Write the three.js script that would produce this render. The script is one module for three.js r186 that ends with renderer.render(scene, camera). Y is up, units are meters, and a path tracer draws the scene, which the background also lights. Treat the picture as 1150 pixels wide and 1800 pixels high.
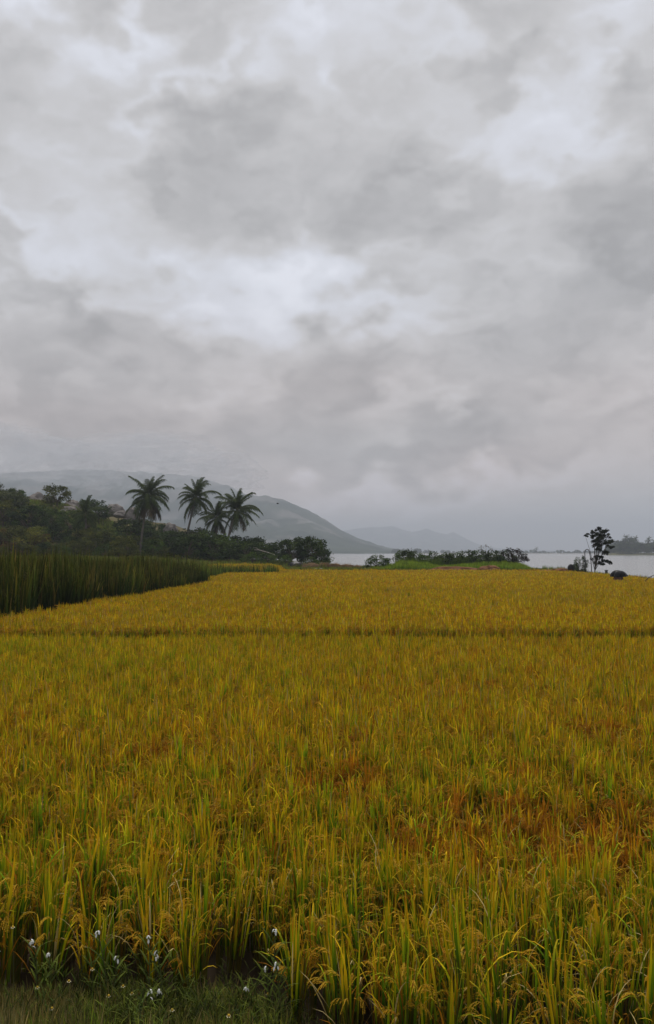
import * as THREE from 'three';
import { mergeGeometries } from 'three/addons/utils/BufferGeometryUtils.js';
import { ImprovedNoise } from 'three/addons/math/ImprovedNoise.js';

// ------------------------------------------------------------------ helpers needed by the sky
const PN = new ImprovedNoise();
function rng(seed) { let a = seed >>> 0; return () => { a = (a + 0x6D2B79F5) >>> 0; let t = a; t = Math.imul(t ^ (t >>> 15), t | 1); t ^= t + Math.imul(t ^ (t >>> 7), t | 61); return ((t ^ (t >>> 14)) >>> 0) / 4294967296; }; }
function fbm(x, y, z, oct) { let s = 0, a = 0.5, f = 1; for (let i = 0; i < oct; i++) { s += a * PN.noise(x * f + 7.3 * i, y * f + 3.1 * i, z * f + 1.7 * i); a *= 0.5; f *= 2.03; } return s; }
const sm = (a, b, x) => { const t = Math.min(1, Math.max(0, (x - a) / (b - a))); return t * t * (3 - 2 * t); };
const lerp = (a, b, t) => a + (b - a) * t;
const mix3 = (a, b, t) => [lerp(a[0], b[0], t), lerp(a[1], b[1], t), lerp(a[2], b[2], t)];
const DEG = Math.PI / 180;
function curve(pts, x) { if (x <= pts[0][0]) return pts[0][1]; for (let i = 1; i < pts.length; i++) if (x <= pts[i][0]) { const t = (x - pts[i - 1][0]) / (pts[i][0] - pts[i - 1][0]); return lerp(pts[i - 1][1], pts[i][1], t); } return pts[pts.length - 1][1]; }

// ------------------------------------------------------------------ camera, sky, sun, exposure
const scene = new THREE.Scene();
const EYE = 2.45, F = 1500, HOR = 970;                     // eye height over the paddy floor; focal length and horizon row in photograph pixels
const camera = new THREE.PerspectiveCamera(2 * Math.atan(900 / F) / DEG, 654 / 1024, 0.1, 20000);
camera.position.set(0, EYE, 0);
camera.rotation.x = Math.atan((HOR - 900) / F);
const at = (px, py, d) => [(px - 575) / F * d, EYE + (HOR - py) / F * d, -d];
const atX = (px, d) => (px - 575) / F * d;

const renderer = new THREE.WebGLRenderer({ antialias: true });
renderer.setSize(654, 1024);
renderer.toneMapping = THREE.LinearToneMapping;
renderer.toneMappingExposure = 1.75;
renderer.shadowMap.enabled = true;

const sun = new THREE.DirectionalLight(new THREE.Color(1, 0.95, 0.88), 1.5);
{ const a = -6 * DEG, e = 60 * DEG; sun.position.set(Math.sin(a) * Math.cos(e) * 200, Math.sin(e) * 200, -Math.cos(a) * Math.cos(e) * 200); }
sun.castShadow = true; sun.shadow.radius = 22; sun.shadow.mapSize.set(2048, 2048);
Object.assign(sun.shadow.camera, { left: -110, right: 110, top: 130, bottom: -130, near: 1, far: 600 });
scene.add(sun, sun.target);

{ // overcast sky: layered stratus, broken by thinner bright patches
  const W = 3072, H = 1536, data = new Float32Array(W * H * 4), R = rng(11);
  const lobes = []; // [azimuth, elevation, half width, half height, tilt, amount] in degrees
  const L = (px, py, rx, ry, rot, amp) => { const az = Math.atan((px - 575) / F) / DEG, el = (Math.atan((900 - py) / F) / DEG + 2.67); lobes.push([az, el, rx / F / DEG, ry / F / DEG, rot, amp]); };
  for (const l of [
    [480, 525, 210, 62, 0.05, 0.17], [300, 470, 150, 50, 0.2, 0.05], [710, 570, 110, 45, 0, 0.07], [925, 240, 85, 55, 0, 0.08], [825, 240, 85, 20, -0.45, 0.09],
    [1000, 330, 55, 130, 0.1, 0.06], [1062, 180, 42, 40, 0, 0.09], [1095, 60, 60, 70, 0.3, 0.09], [598, 160, 30, 55, 0.2, 0.12], [500, 150, 55, 55, 0, 0.06],
    [290, 195, 80, 28, -0.8, 0.1], [200, 75, 70, 30, -0.5, 0.13], [30, 15, 60, 45, 0, 0.15], [140, 150, 120, 35, -0.3, 0.06], [400, 80, 70, 25, -0.8, 0.08],
    [650, 15, 130, 40, 0, 0.08], [770, 80, 90, 60, 0, 0.05], [60, 330, 120, 80, 0, 0.04], [385, 700, 60, 30, -0.7, 0.08], [200, 640, 70, 40, 0, 0.05],
    [790, 700, 80, 40, -0.4, 0.05], [640, 872, 150, 26, -0.12, 0.13], [880, 850, 190, 26, -0.15, 0.09], [560, 45, 40, 40, 0, 0.05], [450, 270, 60, 60, 0, 0.04],
    [30, 470, 120, 40, 0.5, 0.06], [940, 500, 90, 60, 0, 0.03], [690, 730, 60, 40, 0, 0.05], [1060, 700, 120, 60, -0.3, 0.03],
    [330, 330, 80, 95, 0, -0.09], [600, 360, 260, 75, 0.05, -0.08], [800, 310, 90, 50, 0, -0.09], [690, 500, 60, 34, 0, -0.12], [690, 400, 130, 45, 0, -0.06],
    [1120, 290, 70, 170, 0, -0.07], [880, 110, 60, 110, 0.3, -0.08], [265, 35, 130, 55, 0, -0.07], [50, 530, 110, 28, 0.55, -0.11], [150, 600, 150, 45, 0.2, -0.06],
    [645, 625, 80, 60, 0, -0.08], [335, 605, 50, 30, 0.4, -0.07], [240, 740, 300, 70, 0, -0.1], [540, 690, 110, 80, 0, -0.05], [780, 760, 140, 26, -0.35, -0.07],
    [680, 830, 210, 30, -0.1, -0.08], [1000, 600, 210, 140, -0.4, -0.07], [120, 800, 330, 34, 0, -0.09], [950, 790, 160, 30, -0.3, -0.06], [410, 160, 60, 90, 0.2, -0.07], [60, 170, 90, 60, 0, -0.05], [1080, 480, 120, 90, 0, -0.05],
  ]) L(...l);
  for (let i = 0; i < 330; i++) { // the same broken cover all the way round
    const az = -180 + 360 * R(), el = 1 + 74 * R() * R() ** 0.3; if (Math.abs(az) < 27 && el < 39) { R(); R(); R(); R(); continue; }
    const s = el < 12 ? 1 : 1.3; lobes.push([az, el, (3 + 7 * R()) * s / Math.max(0.35, Math.cos(el * DEG)), (1.2 + 2.6 * R()) * s, (R() - 0.5) * 1.2, (R() < 0.47 ? 1 : -1) * (0.05 + 0.09 * R())]);
  }
  const bins = Array.from({ length: 72 }, () => []);
  for (const l of lobes) { const reach = 2.6 * Math.max(l[2], l[3]) + 6; for (let b = 0; b < 72; b++) { let d = Math.abs(-180 + 5 * b + 2.5 - l[0]); d = Math.min(d, 360 - d); if (d < reach + 2.5) bins[b].push(l); } }
  for (let j = 0; j < H; j++) {
    const el = ((j + 0.5) / H - 0.5) * 180;
    for (let i = 0; i < W; i++) {
      const o = (j * W + i) * 4;
      if (el < 0) { data[o] = 0.3; data[o + 1] = 0.295; data[o + 2] = 0.3; data[o + 3] = 1; continue; }
      const th = ((i + 0.5) / W - 0.5) * 2 * Math.PI, ce = Math.cos(el * DEG), dx = Math.cos(th) * ce, dz = Math.sin(th) * ce, dy = Math.sin(el * DEG);
      let az = Math.atan2(dx, -dz) / DEG;
      const k = 2.6, wx = fbm(dx * 5 * k, dy * 8 * k, dz * 5 * k, 5), wy = fbm(dx * 5 * k + 9, dy * 8 * k + 4, dz * 5 * k, 5);
      const w2 = PN.noise(dx * 6, dy * 8, dz * 6 + 3);
      const a2 = az + wx * 7.5 / Math.max(0.4, ce) + w2 * 1.5, e2 = el + wy * 5.2;
      let v = curve([[0, 0.56], [3, 0.555], [7, 0.53], [12, 0.515], [18, 0.55], [35, 0.54], [90, 0.55]], el);
      const b = bins[Math.min(71, Math.max(0, Math.floor((az + 180) / 5)))];
      let add = 0;
      for (const l of b) {
        let p = a2 - l[0]; if (p > 180) p -= 360; if (p < -180) p += 360;
        const q = e2 - l[1], c = Math.cos(l[4]), s = Math.sin(l[4]), u = (p * c - q * s) / l[2], w = (p * s + q * c) / l[3], r = u * u + w * w;
        if (r < 6) add += l[5] * Math.exp(-r * 0.9);
      }
      const ca = az * 0.86 + el * 0.5, cb = -az * 0.5 + el * 0.86, streak = Math.abs(az) < 150 ? fbm(ca * 0.05 + wx * 0.9, cb * 0.16 + wy * 0.9, 2.5, 5) * sm(150, 110, Math.abs(az)) * sm(78, 55, el) : 0;
      const soft = 1 / (dy + 0.22), det = fbm(dx * soft * 3.2, 4.2, dz * soft * 3.2, 6);
      const fine = fbm(dx * soft * 11 + 3, dy * 6, dz * soft * 11, 4);
      v += add * 1.22 + streak * 0.17 * sm(1, 9, el) + det * 0.085 * sm(0, 10, el) + fine * 0.05 + (0.16 - Math.abs(fbm(dx * soft * 5 + wx * 2, dy * 5, dz * soft * 5 + wy * 2, 5))) * 0.16 * sm(1, 12, el);
      v = 0.64 * Math.min(0.8, Math.max(0.35, v));
      const blue = sm(0.33, 0.46, v), low = 1 - sm(2, 18, el), warm = low * (0.6 + 1.5 * PN.noise(dx * 4 + 20, dy * 12, dz * 4));
      data[o] = v * (1.0 - 0.035 * blue + 0.06 * warm + 0.07 * low); data[o + 1] = v * (0.995 - 0.002 * blue - 0.012 * warm); data[o + 2] = v * (1.02 + 0.065 * blue - 0.035 * warm - 0.045 * low); data[o + 3] = 1;
    }
  }
  const t = new THREE.DataTexture(data, W, H, THREE.RGBAFormat, THREE.FloatType);
  t.mapping = THREE.EquirectangularReflectionMapping; t.magFilter = t.minFilter = THREE.LinearFilter; t.wrapS = THREE.RepeatWrapping; t.needsUpdate = true;
  scene.background = t; scene.environment = t;
}
scene.fog = new THREE.FogExp2(new THREE.Color(0.81, 0.885, 1.0), 0.00037);

// ------------------------------------------------------------------ building helpers
class GB {                                                // collects triangles with vertex colours
  constructor() { this.p = []; this.c = []; this.i = []; }
  v(p, c) { this.p.push(p[0], p[1], p[2]); this.c.push(c[0], c[1], c[2]); return this.p.length / 3 - 1; }
  tri(a, b, c) { this.i.push(a, b, c); }
  quad(a, b, c, d) { this.i.push(a, b, c, a, c, d); }
  ribbon(pts, ws, sides, cols) {                          // flat strip ending in a point
    let l, r; const n = pts.length;
    for (let k = 0; k < n; k++) {
      const p = pts[k], w = ws[k] / 2, s = sides[k] || sides[0], c = cols[k];
      if (k === n - 1) { const t = this.v(p, c); this.tri(l, r, t); return; }
      const a = this.v([p[0] - s[0] * w, p[1] - s[1] * w, p[2] - s[2] * w], c), b = this.v([p[0] + s[0] * w, p[1] + s[1] * w, p[2] + s[2] * w], c);
      if (k) this.quad(l, r, b, a);
      l = a; r = b;
    }
  }
  tube(pts, rs, n, cols, cap = true) {
    const rings = [];
    for (let k = 0; k < pts.length; k++) {
      const A = pts[Math.max(0, k - 1)], B = pts[Math.min(pts.length - 1, k + 1)], d = new THREE.Vector3(B[0] - A[0], B[1] - A[1], B[2] - A[2]).normalize();
      const u = new THREE.Vector3(Math.abs(d.y) > 0.9 ? 1 : 0, Math.abs(d.y) > 0.9 ? 0 : 1, 0).cross(d).normalize(), w = new THREE.Vector3().crossVectors(d, u), ring = [];
      for (let j = 0; j < n; j++) { const a = j / n * 2 * Math.PI, x = Math.cos(a) * rs[k], y = Math.sin(a) * rs[k]; ring.push(this.v([pts[k][0] + u.x * x + w.x * y, pts[k][1] + u.y * x + w.y * y, pts[k][2] + u.z * x + w.z * y], cols.length === pts.length && Array.isArray(cols[0]) ? cols[k] : cols)); }
      if (k) for (let j = 0; j < n; j++) { const q = rings[k - 1]; this.quad(q[j], q[(j + 1) % n], ring[(j + 1) % n], ring[j]); }
      rings.push(ring);
    }
    if (cap) for (const g of [rings[0], rings[rings.length - 1]]) for (let j = 1; j < n - 1; j++) this.tri(g[0], g[j], g[j + 1]);
  }
  grain(p, d, len, r, c) {                                // pointed seed, 3-sided
    const u = Math.abs(d[1]) > 0.8 ? [1, 0, 0] : [0, 1, 0], D = new THREE.Vector3(...d).normalize(), U = new THREE.Vector3(...u).cross(D).normalize(), V = new THREE.Vector3().crossVectors(D, U);
    const a = this.v(p, c), e = this.v([p[0] + D.x * len, p[1] + D.y * len, p[2] + D.z * len], c), m = [];
    for (let j = 0; j < 3; j++) { const t = j * 2.0944, x = Math.cos(t) * r, y = Math.sin(t) * r; m.push(this.v([p[0] + D.x * len * 0.45 + U.x * x + V.x * y, p[1] + D.y * len * 0.45 + U.y * x + V.y * y, p[2] + D.z * len * 0.45 + U.z * x + V.z * y], c)); }
    for (let j = 0; j < 3; j++) { this.tri(a, m[j], m[(j + 1) % 3]); this.tri(e, m[(j + 1) % 3], m[j]); }
  }
  leaf(p, R, size, c, slim = 0.5) {                       // diamond leaf, random facing
    const y = 2 * R() - 1, a = R() * 6.283, s = Math.sqrt(1 - y * y), d = new THREE.Vector3(s * Math.cos(a), y * 0.7, s * Math.sin(a)).normalize(), u = new THREE.Vector3(R() - 0.5, R() - 0.5, R() - 0.5).cross(d).normalize(), l = size, w = size * slim;
    const q = (f, g) => [p[0] + d.x * l * f + u.x * w * g, p[1] + d.y * l * f + u.y * w * g, p[2] + d.z * l * f + u.z * w * g];
    this.quad(this.v(q(-0.5, 0), c), this.v(q(0, -0.5), c), this.v(q(0.5, 0), c), this.v(q(0, 0.5), c));
  }
  geo(smooth = false) {
    const g = new THREE.BufferGeometry();
    g.setAttribute('position', new THREE.Float32BufferAttribute(this.p, 3)); g.setAttribute('color', new THREE.Float32BufferAttribute(this.c, 3)); g.setIndex(this.i);
    if (smooth) g.computeVertexNormals();
    return g;
  }
}
const M = (o, physical = true) => physical ? new THREE.MeshPhysicalMaterial({ vertexColors: true, side: THREE.DoubleSide, ...o }) : new THREE.MeshStandardMaterial({ vertexColors: true, side: THREE.DoubleSide, ...o });
const bladeMat = M({ roughness: 0.8, transmission: 0.3, thickness: 0, specularIntensity: 0.08 });
const leafMat = M({ roughness: 0.85, transmission: 0.28, thickness: 0, specularIntensity: 0.1 });
const grainMat = M({ roughness: 0.85, specularIntensity: 0.1 }), barkMat = M({ roughness: 0.95, specularIntensity: 0.15 }), rockMat = M({ roughness: 0.92, specularIntensity: 0.2 }), soilMat = M({ roughness: 0.97, specularIntensity: 0.08 });
const petalMat = M({ roughness: 0.8, transmission: 0.2, thickness: 0, specularIntensity: 0.2 });

const taken = {};
const numbered = (n) => { const k = taken[n] = (taken[n] ?? -1) + 1; return k ? `${n}_${String(k).padStart(3, '0')}` : n; };
function tag(o, label, category, group, kind) { o.userData = { label, category }; if (group) o.userData.group = group; if (kind) o.userData.kind = kind; return o; }
function group(name, label, category, grp, kind) { const o = new THREE.Group(); o.name = numbered(name); tag(o, label, category, grp, kind); scene.add(o); return o; }
function part(name, geo, mat, parent) { const m = new THREE.Mesh(geo, mat); m.name = name; m.castShadow = m.receiveShadow = true; parent.add(m); return m; }
function single(name, geo, mat, label, category, grp, kind) { const m = new THREE.Mesh(geo, mat); m.name = numbered(name); m.castShadow = m.receiveShadow = true; tag(m, label, category, grp, kind); scene.add(m); return m; }
function copy(proto, label, category, grp) { const o = proto.clone(); o.name = numbered(proto.userData.kindName || proto.name); tag(o, label, category, grp); scene.add(o); return o; }
function instanced(name, geo, mat, list, parent) {        // list of [x, y, z, turn, scale, heightScale, color, tiltX, tiltZ]
  const im = new THREE.InstancedMesh(geo, mat, list.length), m = new THREE.Matrix4(), q = new THREE.Quaternion(), e = new THREE.Euler(), c = new THREE.Color();
  list.forEach((l, k) => { e.set(l[7] || 0, l[3], l[8] || 0); q.setFromEuler(e); m.compose(new THREE.Vector3(l[0], l[1], l[2]), q, new THREE.Vector3(l[4], l[4] * l[5], l[4])); im.setMatrixAt(k, m); im.setColorAt(k, c.setRGB(...l[6])); });
  im.name = name; im.castShadow = im.receiveShadow = true; im.userData.kind = 'stuff'; parent.add(im); return im;
}

// ------------------------------------------------------------------ terrain, lake, mountains
const SHORE = [[4000, 0], [120, -30], [42, -48], [27.5, -63], [28.8, -90], [26, -104], [14, -110], [5, -119], [-8, -134], [-16, -180], [-40, -400], [-200, -700], [-4000, -900]];
function shoreDist(x, z) {
  let best = 1e9, inside = false;
  const poly = [...SHORE, [-4000, 4000], [4000, 4000]];
  for (let k = 0; k < poly.length; k++) {
    const [ax, az] = poly[k], [bx, bz] = poly[(k + 1) % poly.length];
    if (k < SHORE.length - 1) { const dx = bx - ax, dz = bz - az, t = Math.min(1, Math.max(0, ((x - ax) * dx + (z - az) * dz) / (dx * dx + dz * dz))); best = Math.min(best, Math.hypot(x - ax - t * dx, z - az - t * dz)); }
    if ((az > z) !== (bz > z) && x < (bx - ax) * (z - az) / (bz - az) + ax) inside = !inside;
  }
  return inside ? best : -best;
}
const edgeZ = (x) => curve([[-6, -4.75], [-1.9, -4.58], [-0.9, -4.55], [-0.25, -4.38], [0.08, -4.0], [0.4, -3.85], [2, -3.6], [6, -3.2]], x) + 0.08 * Math.sin(x * 2.3) + 0.16 * PN.noise(x * 2.7, 3.3, 0);   // foot of the bank the camera stands on
function T(x, z) {
  const sd = shoreDist(x, z), e = edgeZ(Math.max(-6, Math.min(6, x)));
  let h = 0.02 * PN.noise(x * 0.7, z * 0.7, 0.5);
  h += 0.85 * sm(e - 0.1, e + 2.4, z);
  h += 0.09 * sm(-20.6, -21.6, z) + 0.07 * Math.exp(-(((z + 21.1) / 0.35) ** 2));
  h += 0.25 * sm(-86, -92, z) + 0.25 * sm(-78, -90, z) * sm(-3, -7, x);
  h += 0.6 * sm(-14, -24, x) * sm(-50, -70, z);
  const hill = sm(-20, -54, x) * sm(-112, -152, z) * (1 - sm(-260, -420, z));
  h += hill * (10 + 2.2 * fbm(x * 0.03, 2, z * 0.03, 3) + 0.8 * PN.noise(x * 0.15, 1, z * 0.15));
  const land = sm(-7, 5, sd);
  return lerp(-2.2, h, land);
}
{ // ground sheet, fine near the camera and coarse far away
  const lines = (near, far, step, grow) => { const a = [0]; let s = step; while (a[a.length - 1] < far) { a.push(a[a.length - 1] + s); if (a[a.length - 1] > near) s *= grow; } return a; };
  const px = lines(14, 7000, 0.28, 1.075), xs = [...px.slice(1).reverse().map((v) => -v), ...px], zs = [...lines(3, 400, 0.4, 1.3).slice(1).reverse(), ...lines(24, 7000, 0.25, 1.035).map((v) => -v)];
  const g = new GB(), nx = xs.length, R = rng(5);
  for (const z of zs) for (const x of xs) {
    const n = fbm(x * 0.9, 0.3, z * 0.9, 4), e = edgeZ(Math.max(-6, Math.min(6, x)));
    let c = mix3([0.022, 0.016, 0.01], [0.045, 0.031, 0.018], 0.5 + n);
    const bank = sm(e - 0.05, e + 0.5, z); c = mix3(c, mix3([0.03, 0.027, 0.012], [0.055, 0.045, 0.02], 0.5 + n), bank);
    if (z < -89 || x < -14) c = mix3(c, mix3([0.06, 0.06, 0.02], [0.12, 0.09, 0.045], 0.5 + fbm(x * 0.2, 3, z * 0.2, 4)), Math.max(sm(-89, -91, z), sm(-14, -18, x)));
    g.v([x, T(x, z), z], c);
  }
  for (let j = 0; j < zs.length - 1; j++) for (let i = 0; i < nx - 1; i++) { const a = j * nx + i; g.quad(a, a + 1, a + nx + 1, a + nx); }
  single('ground', g.geo(true), soilMat, 'dark damp paddy soil and bank under the crop', 'ground', null, 'structure');
  console.log('ground', nx * zs.length);
}
function noiseTexture(n, f, oct, seed) {                  // tiling height noise
  const d = new Uint8Array(n * n * 4);
  for (let j = 0; j < n; j++) for (let i = 0; i < n; i++) {
    const a = i / n * 2 * Math.PI, b = j / n * 2 * Math.PI, r = f / 6.283;
    const v = 0.5 + 0.6 * (fbm(Math.cos(a) * r + seed, Math.sin(a) * r, Math.cos(b) * r + Math.sin(b) * r * 0.37, oct) + fbm(Math.cos(b) * r, Math.sin(b) * r + seed, Math.sin(a) * r * 0.6, oct));
    const o = (j * n + i) * 4; d[o] = d[o + 1] = d[o + 2] = Math.max(0, Math.min(255, v * 255)); d[o + 3] = 255;
  }
  const t = new THREE.DataTexture(d, n, n); t.wrapS = t.wrapT = THREE.RepeatWrapping; t.magFilter = THREE.LinearFilter; t.minFilter = THREE.LinearMipmapLinearFilter; t.generateMipmaps = true; t.needsUpdate = true; return t;
}
{ // lake: a wind-ruffled sheet
  const g = new THREE.PlaneGeometry(13000, 7000); g.rotateX(-Math.PI / 2); g.translate(0, 0, -3420);
  const uv = g.attributes.uv; for (let k = 0; k < uv.count; k++) uv.setXY(k, uv.getX(k) * 13000 / 9, uv.getY(k) * 7000 / 9);
  const m = new THREE.MeshStandardMaterial({ color: new THREE.Color(0.2, 0.2, 0.195), roughness: 0.16, bumpMap: noiseTexture(512, 22, 4, 3.3), bumpScale: 0.05 });
  const w = single('lake', g, m, 'pale grey lake ruffled by wind beyond the paddy', 'lake', null, 'structure'); w.position.y = -0.62;
}
function mountain(px0, px1, prof, dist, foot, back, base, seed, name, label) {
  const g = new GB(), na = Math.round((px1 - px0) / 3), nr = 60;
  for (let j = 0; j <= nr; j++) for (let i = 0; i <= na; i++) {
    const px = lerp(px0, px1, i / na), D = typeof dist === 'function' ? dist(px) : dist, t = j / nr;
    const r = t < 0.7 ? lerp(D * foot, D, t / 0.7) : lerp(D, D * back, (t - 0.7) / 0.3);
    const X = (px - 575) / F * r, Z = -r;
    const top = Math.max(0, (HOR - curve(prof, px)) / F * D);
    const s = t < 0.7 ? Math.pow(t / 0.7, 1.12) : 1 - sm(0.7, 1.0, t);
    const ridge = fbm(X * 0.0026 + seed, 1.3, Z * 0.0026, 5), gul = Math.abs(fbm(X * 0.006 + seed, 5, Z * 0.006, 4));
    const free = t < 0.7 ? Math.sin(Math.min(1, t / 0.7) * Math.PI) : 0.4 * Math.sin((t - 0.7) / 0.3 * Math.PI);
    let h = top * s + top * free * (0.5 * ridge - 0.55 * gul) * (1 - 0.35 * s);
    h += top > 3 ? Math.min(1, top / 30) * 13 * fbm(X * 0.008, seed + 2, Z * 0.008, 5) * s + Math.min(1, top / 30) * 5 * fbm(X * 0.03, seed, Z * 0.03, 4) * s : 0;
    const n = fbm(X * 0.012, seed + 4, Z * 0.012, 4), rock = sm(0.1, 0.24, fbm(X * 0.009 + 40, seed, Z * 0.013, 4) + 0.02);
    const c = mix3(mix3([0.022, 0.036, 0.028], [0.055, 0.07, 0.05], 0.5 + n * 1.4), [0.2, 0.185, 0.175], rock * 0.55);
    g.v([X, base + Math.max(j === 0 ? -4 : -1, h), Z], c);
  }
  for (let j = 0; j < nr; j++) for (let i = 0; i < na; i++) { const a = j * (na + 1) + i; g.quad(a, a + 1, a + na + 2, a + na + 1); }
  return single(name, g.geo(true), soilMat, label, 'mountain', null, 'structure');
}
mountain(-900, 790, [[-900, 930], [-500, 868], [-200, 838], [0, 830], [100, 824], [200, 824], [300, 830], [360, 840], [400, 852], [430, 865], [470, 867], [500, 876], [530, 890], [560, 904], [600, 928], [640, 949], [680, 960], [720, 966], [790, 971]], (px) => 2300 + 300 * sm(520, 150, px), 0.6, 1.5, -1, 2.2, 'mountain', 'hazy blue grey mountain sloping down to the lake behind the palms');
mountain(440, 1040, [[440, 950], [560, 940], [640, 926], [690, 924], [705, 930], [725, 934], [750, 928], [765, 934], [785, 938], [797, 934], [815, 944], [840, 956], [870, 963], [940, 966], [1040, 970]], 6600, 0.82, 1.2, -1, 7.1, 'mountain', 'faint far ridge with three low peaks across the lake');
mountain(905, 1700, [[905, 971], [940, 969], [980, 967.5], [1020, 969], [1060, 966], [1120, 957], [1180, 950], [1400, 940], [1700, 950]], 4600, 0.8, 1.25, -1, 3.9, 'mountain', 'pale low hills far behind the wooded headland at the right');
{ // low cloud lying over the summit: big overlapping thin puffs
  const R = rng(13), gs = [];
  for (let q = 0; q < 30; q++) {
    const px = -260 + 660 * (q + 0.7 * R()) / 30, py = 780 + 46 * R() + 0.00016 * (px - 60) ** 2 * (px > 60 ? 1 : 0.2), d = 1700 + 400 * R(), w = 45 + 65 * R(), h = 20 + 24 * R();
    const g = new THREE.IcosahedronGeometry(1, 20), p = g.attributes.position, [x, y, z] = at(px, py, d), k = d / F;
    for (let i = 0; i < p.count; i++) { const a = p.getX(i), b = p.getY(i), c = p.getZ(i), s = 1 + 0.75 * fbm(a * 1.7 + px, b * 1.7, c * 1.7, 6); p.setXYZ(i, x + a * w * k * s, y + b * h * k * s, z + c * w * 0.3 * k * s); }
    g.computeVertexNormals(); gs.push(g);
  }
  const m = single('low_cloud', mergeGeometries(gs), new THREE.MeshStandardMaterial({ color: new THREE.Color(0.9, 0.9, 0.92), roughness: 1, transparent: true, opacity: 0.08, side: THREE.DoubleSide, depthWrite: false }), 'thin low cloud lying over the mountain top', 'cloud', null, 'stuff'); m.castShadow = false;
}
console.log('mountains');

// ------------------------------------------------------------------ rice
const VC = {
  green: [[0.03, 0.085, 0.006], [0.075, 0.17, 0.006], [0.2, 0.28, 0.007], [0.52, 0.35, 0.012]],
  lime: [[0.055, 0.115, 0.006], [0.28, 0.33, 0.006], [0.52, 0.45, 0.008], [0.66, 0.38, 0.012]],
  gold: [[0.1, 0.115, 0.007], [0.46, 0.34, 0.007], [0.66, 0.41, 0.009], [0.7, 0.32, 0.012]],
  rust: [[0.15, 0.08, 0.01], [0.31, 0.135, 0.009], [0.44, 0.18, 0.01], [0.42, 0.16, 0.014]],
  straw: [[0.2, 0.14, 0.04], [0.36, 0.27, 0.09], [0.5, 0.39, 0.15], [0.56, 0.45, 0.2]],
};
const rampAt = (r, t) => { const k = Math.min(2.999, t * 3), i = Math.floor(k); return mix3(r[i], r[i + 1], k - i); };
function blade(g, R, base, phi, lean, bend, len, w, ramp, seg, twist = 0) {
  const pts = [], ws = [], sides = [], cols = []; let [x, y, z] = base, j = 0.68 + 0.85 * R(); const ph0 = phi, shift = (R() - 0.5) * 0.35;
  for (let k = 0; k <= seg; k++) {
    const t = k / seg, th = lean + bend * t * t, ph = ph0 + twist * t;
    pts.push([x, y, z]); ws.push(w * (t < 0.45 ? 0.6 + 0.9 * t : Math.pow((1 - t) / 0.55, 0.75)));
    sides.push([-Math.sin(ph + 0.5 * twist * t), 0, Math.cos(ph + 0.5 * twist * t)]);
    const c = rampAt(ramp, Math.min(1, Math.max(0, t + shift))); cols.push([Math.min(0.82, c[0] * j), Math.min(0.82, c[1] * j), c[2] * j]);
    const s = len / seg; x += Math.cos(ph) * Math.sin(th) * s; y += Math.cos(th) * s; z += Math.sin(ph) * Math.sin(th) * s;
  }
  g.ribbon(pts, ws, sides, cols);
}
function panicle(g, R, base, phi, size, col, fine) {       // arching ear: a bent stalk with branches of pointed grains
  const n = fine ? 9 : 5, pts = [], cols = []; let [x, y, z] = base; const d0 = 0.15 + 0.3 * R(), d1 = 1.5 + 0.9 * R(), tang = [];
  const stalk = mix3(col, [0.25, 0.2, 0.05], 0.5);
  for (let k = 0; k <= n; k++) { const t = k / n, th = d0 + d1 * Math.pow(t, 1.1); pts.push([x, y, z]); tang.push([Math.cos(phi) * Math.sin(th), Math.cos(th), Math.sin(phi) * Math.sin(th)]); const s = size / n; x += tang[k][0] * s; y += tang[k][1] * s; z += tang[k][2] * s; cols.push(stalk); }
  g.tube(pts, pts.map((_, k) => 0.0022 * (1 - 0.6 * k / n) * (fine ? 1 : 1.4)), 3, cols, false);
  const per = fine ? 7 : 4;
  for (let k = Math.floor(n * 0.3); k <= n; k += fine ? 2 : 1) for (let b = 0; b < 2; b++) {   // two branches per node
    const out = (R() - 0.5) * 1.7, bl = size * (0.52 - 0.2 * k / n) * (0.75 + 0.5 * R());
    const dir = [tang[k][0] * 0.9 + -Math.sin(phi) * out * 0.5, tang[k][1] * 0.8 - 0.3 * R(), tang[k][2] * 0.9 + Math.cos(phi) * out * 0.5];
    for (let m = 0; m < per; m++) {
      const f = (m + 0.3 * R()) / per, sag = -0.35 * f * f * bl, p = [pts[k][0] + dir[0] * bl * f, pts[k][1] + dir[1] * bl * f + sag, pts[k][2] + dir[2] * bl * f];
      const j = 0.65 + 0.6 * R();
      g.grain(p, [dir[0] + (R() - 0.5) * 0.4, dir[1] - 0.3 * f + (R() - 0.5) * 0.35, dir[2] + (R() - 0.5) * 0.4], fine ? 0.0135 : 0.022, fine ? 0.0022 : 0.004, [col[0] * j, col[1] * j, col[2] * j]);
    }
  }
}
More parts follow.
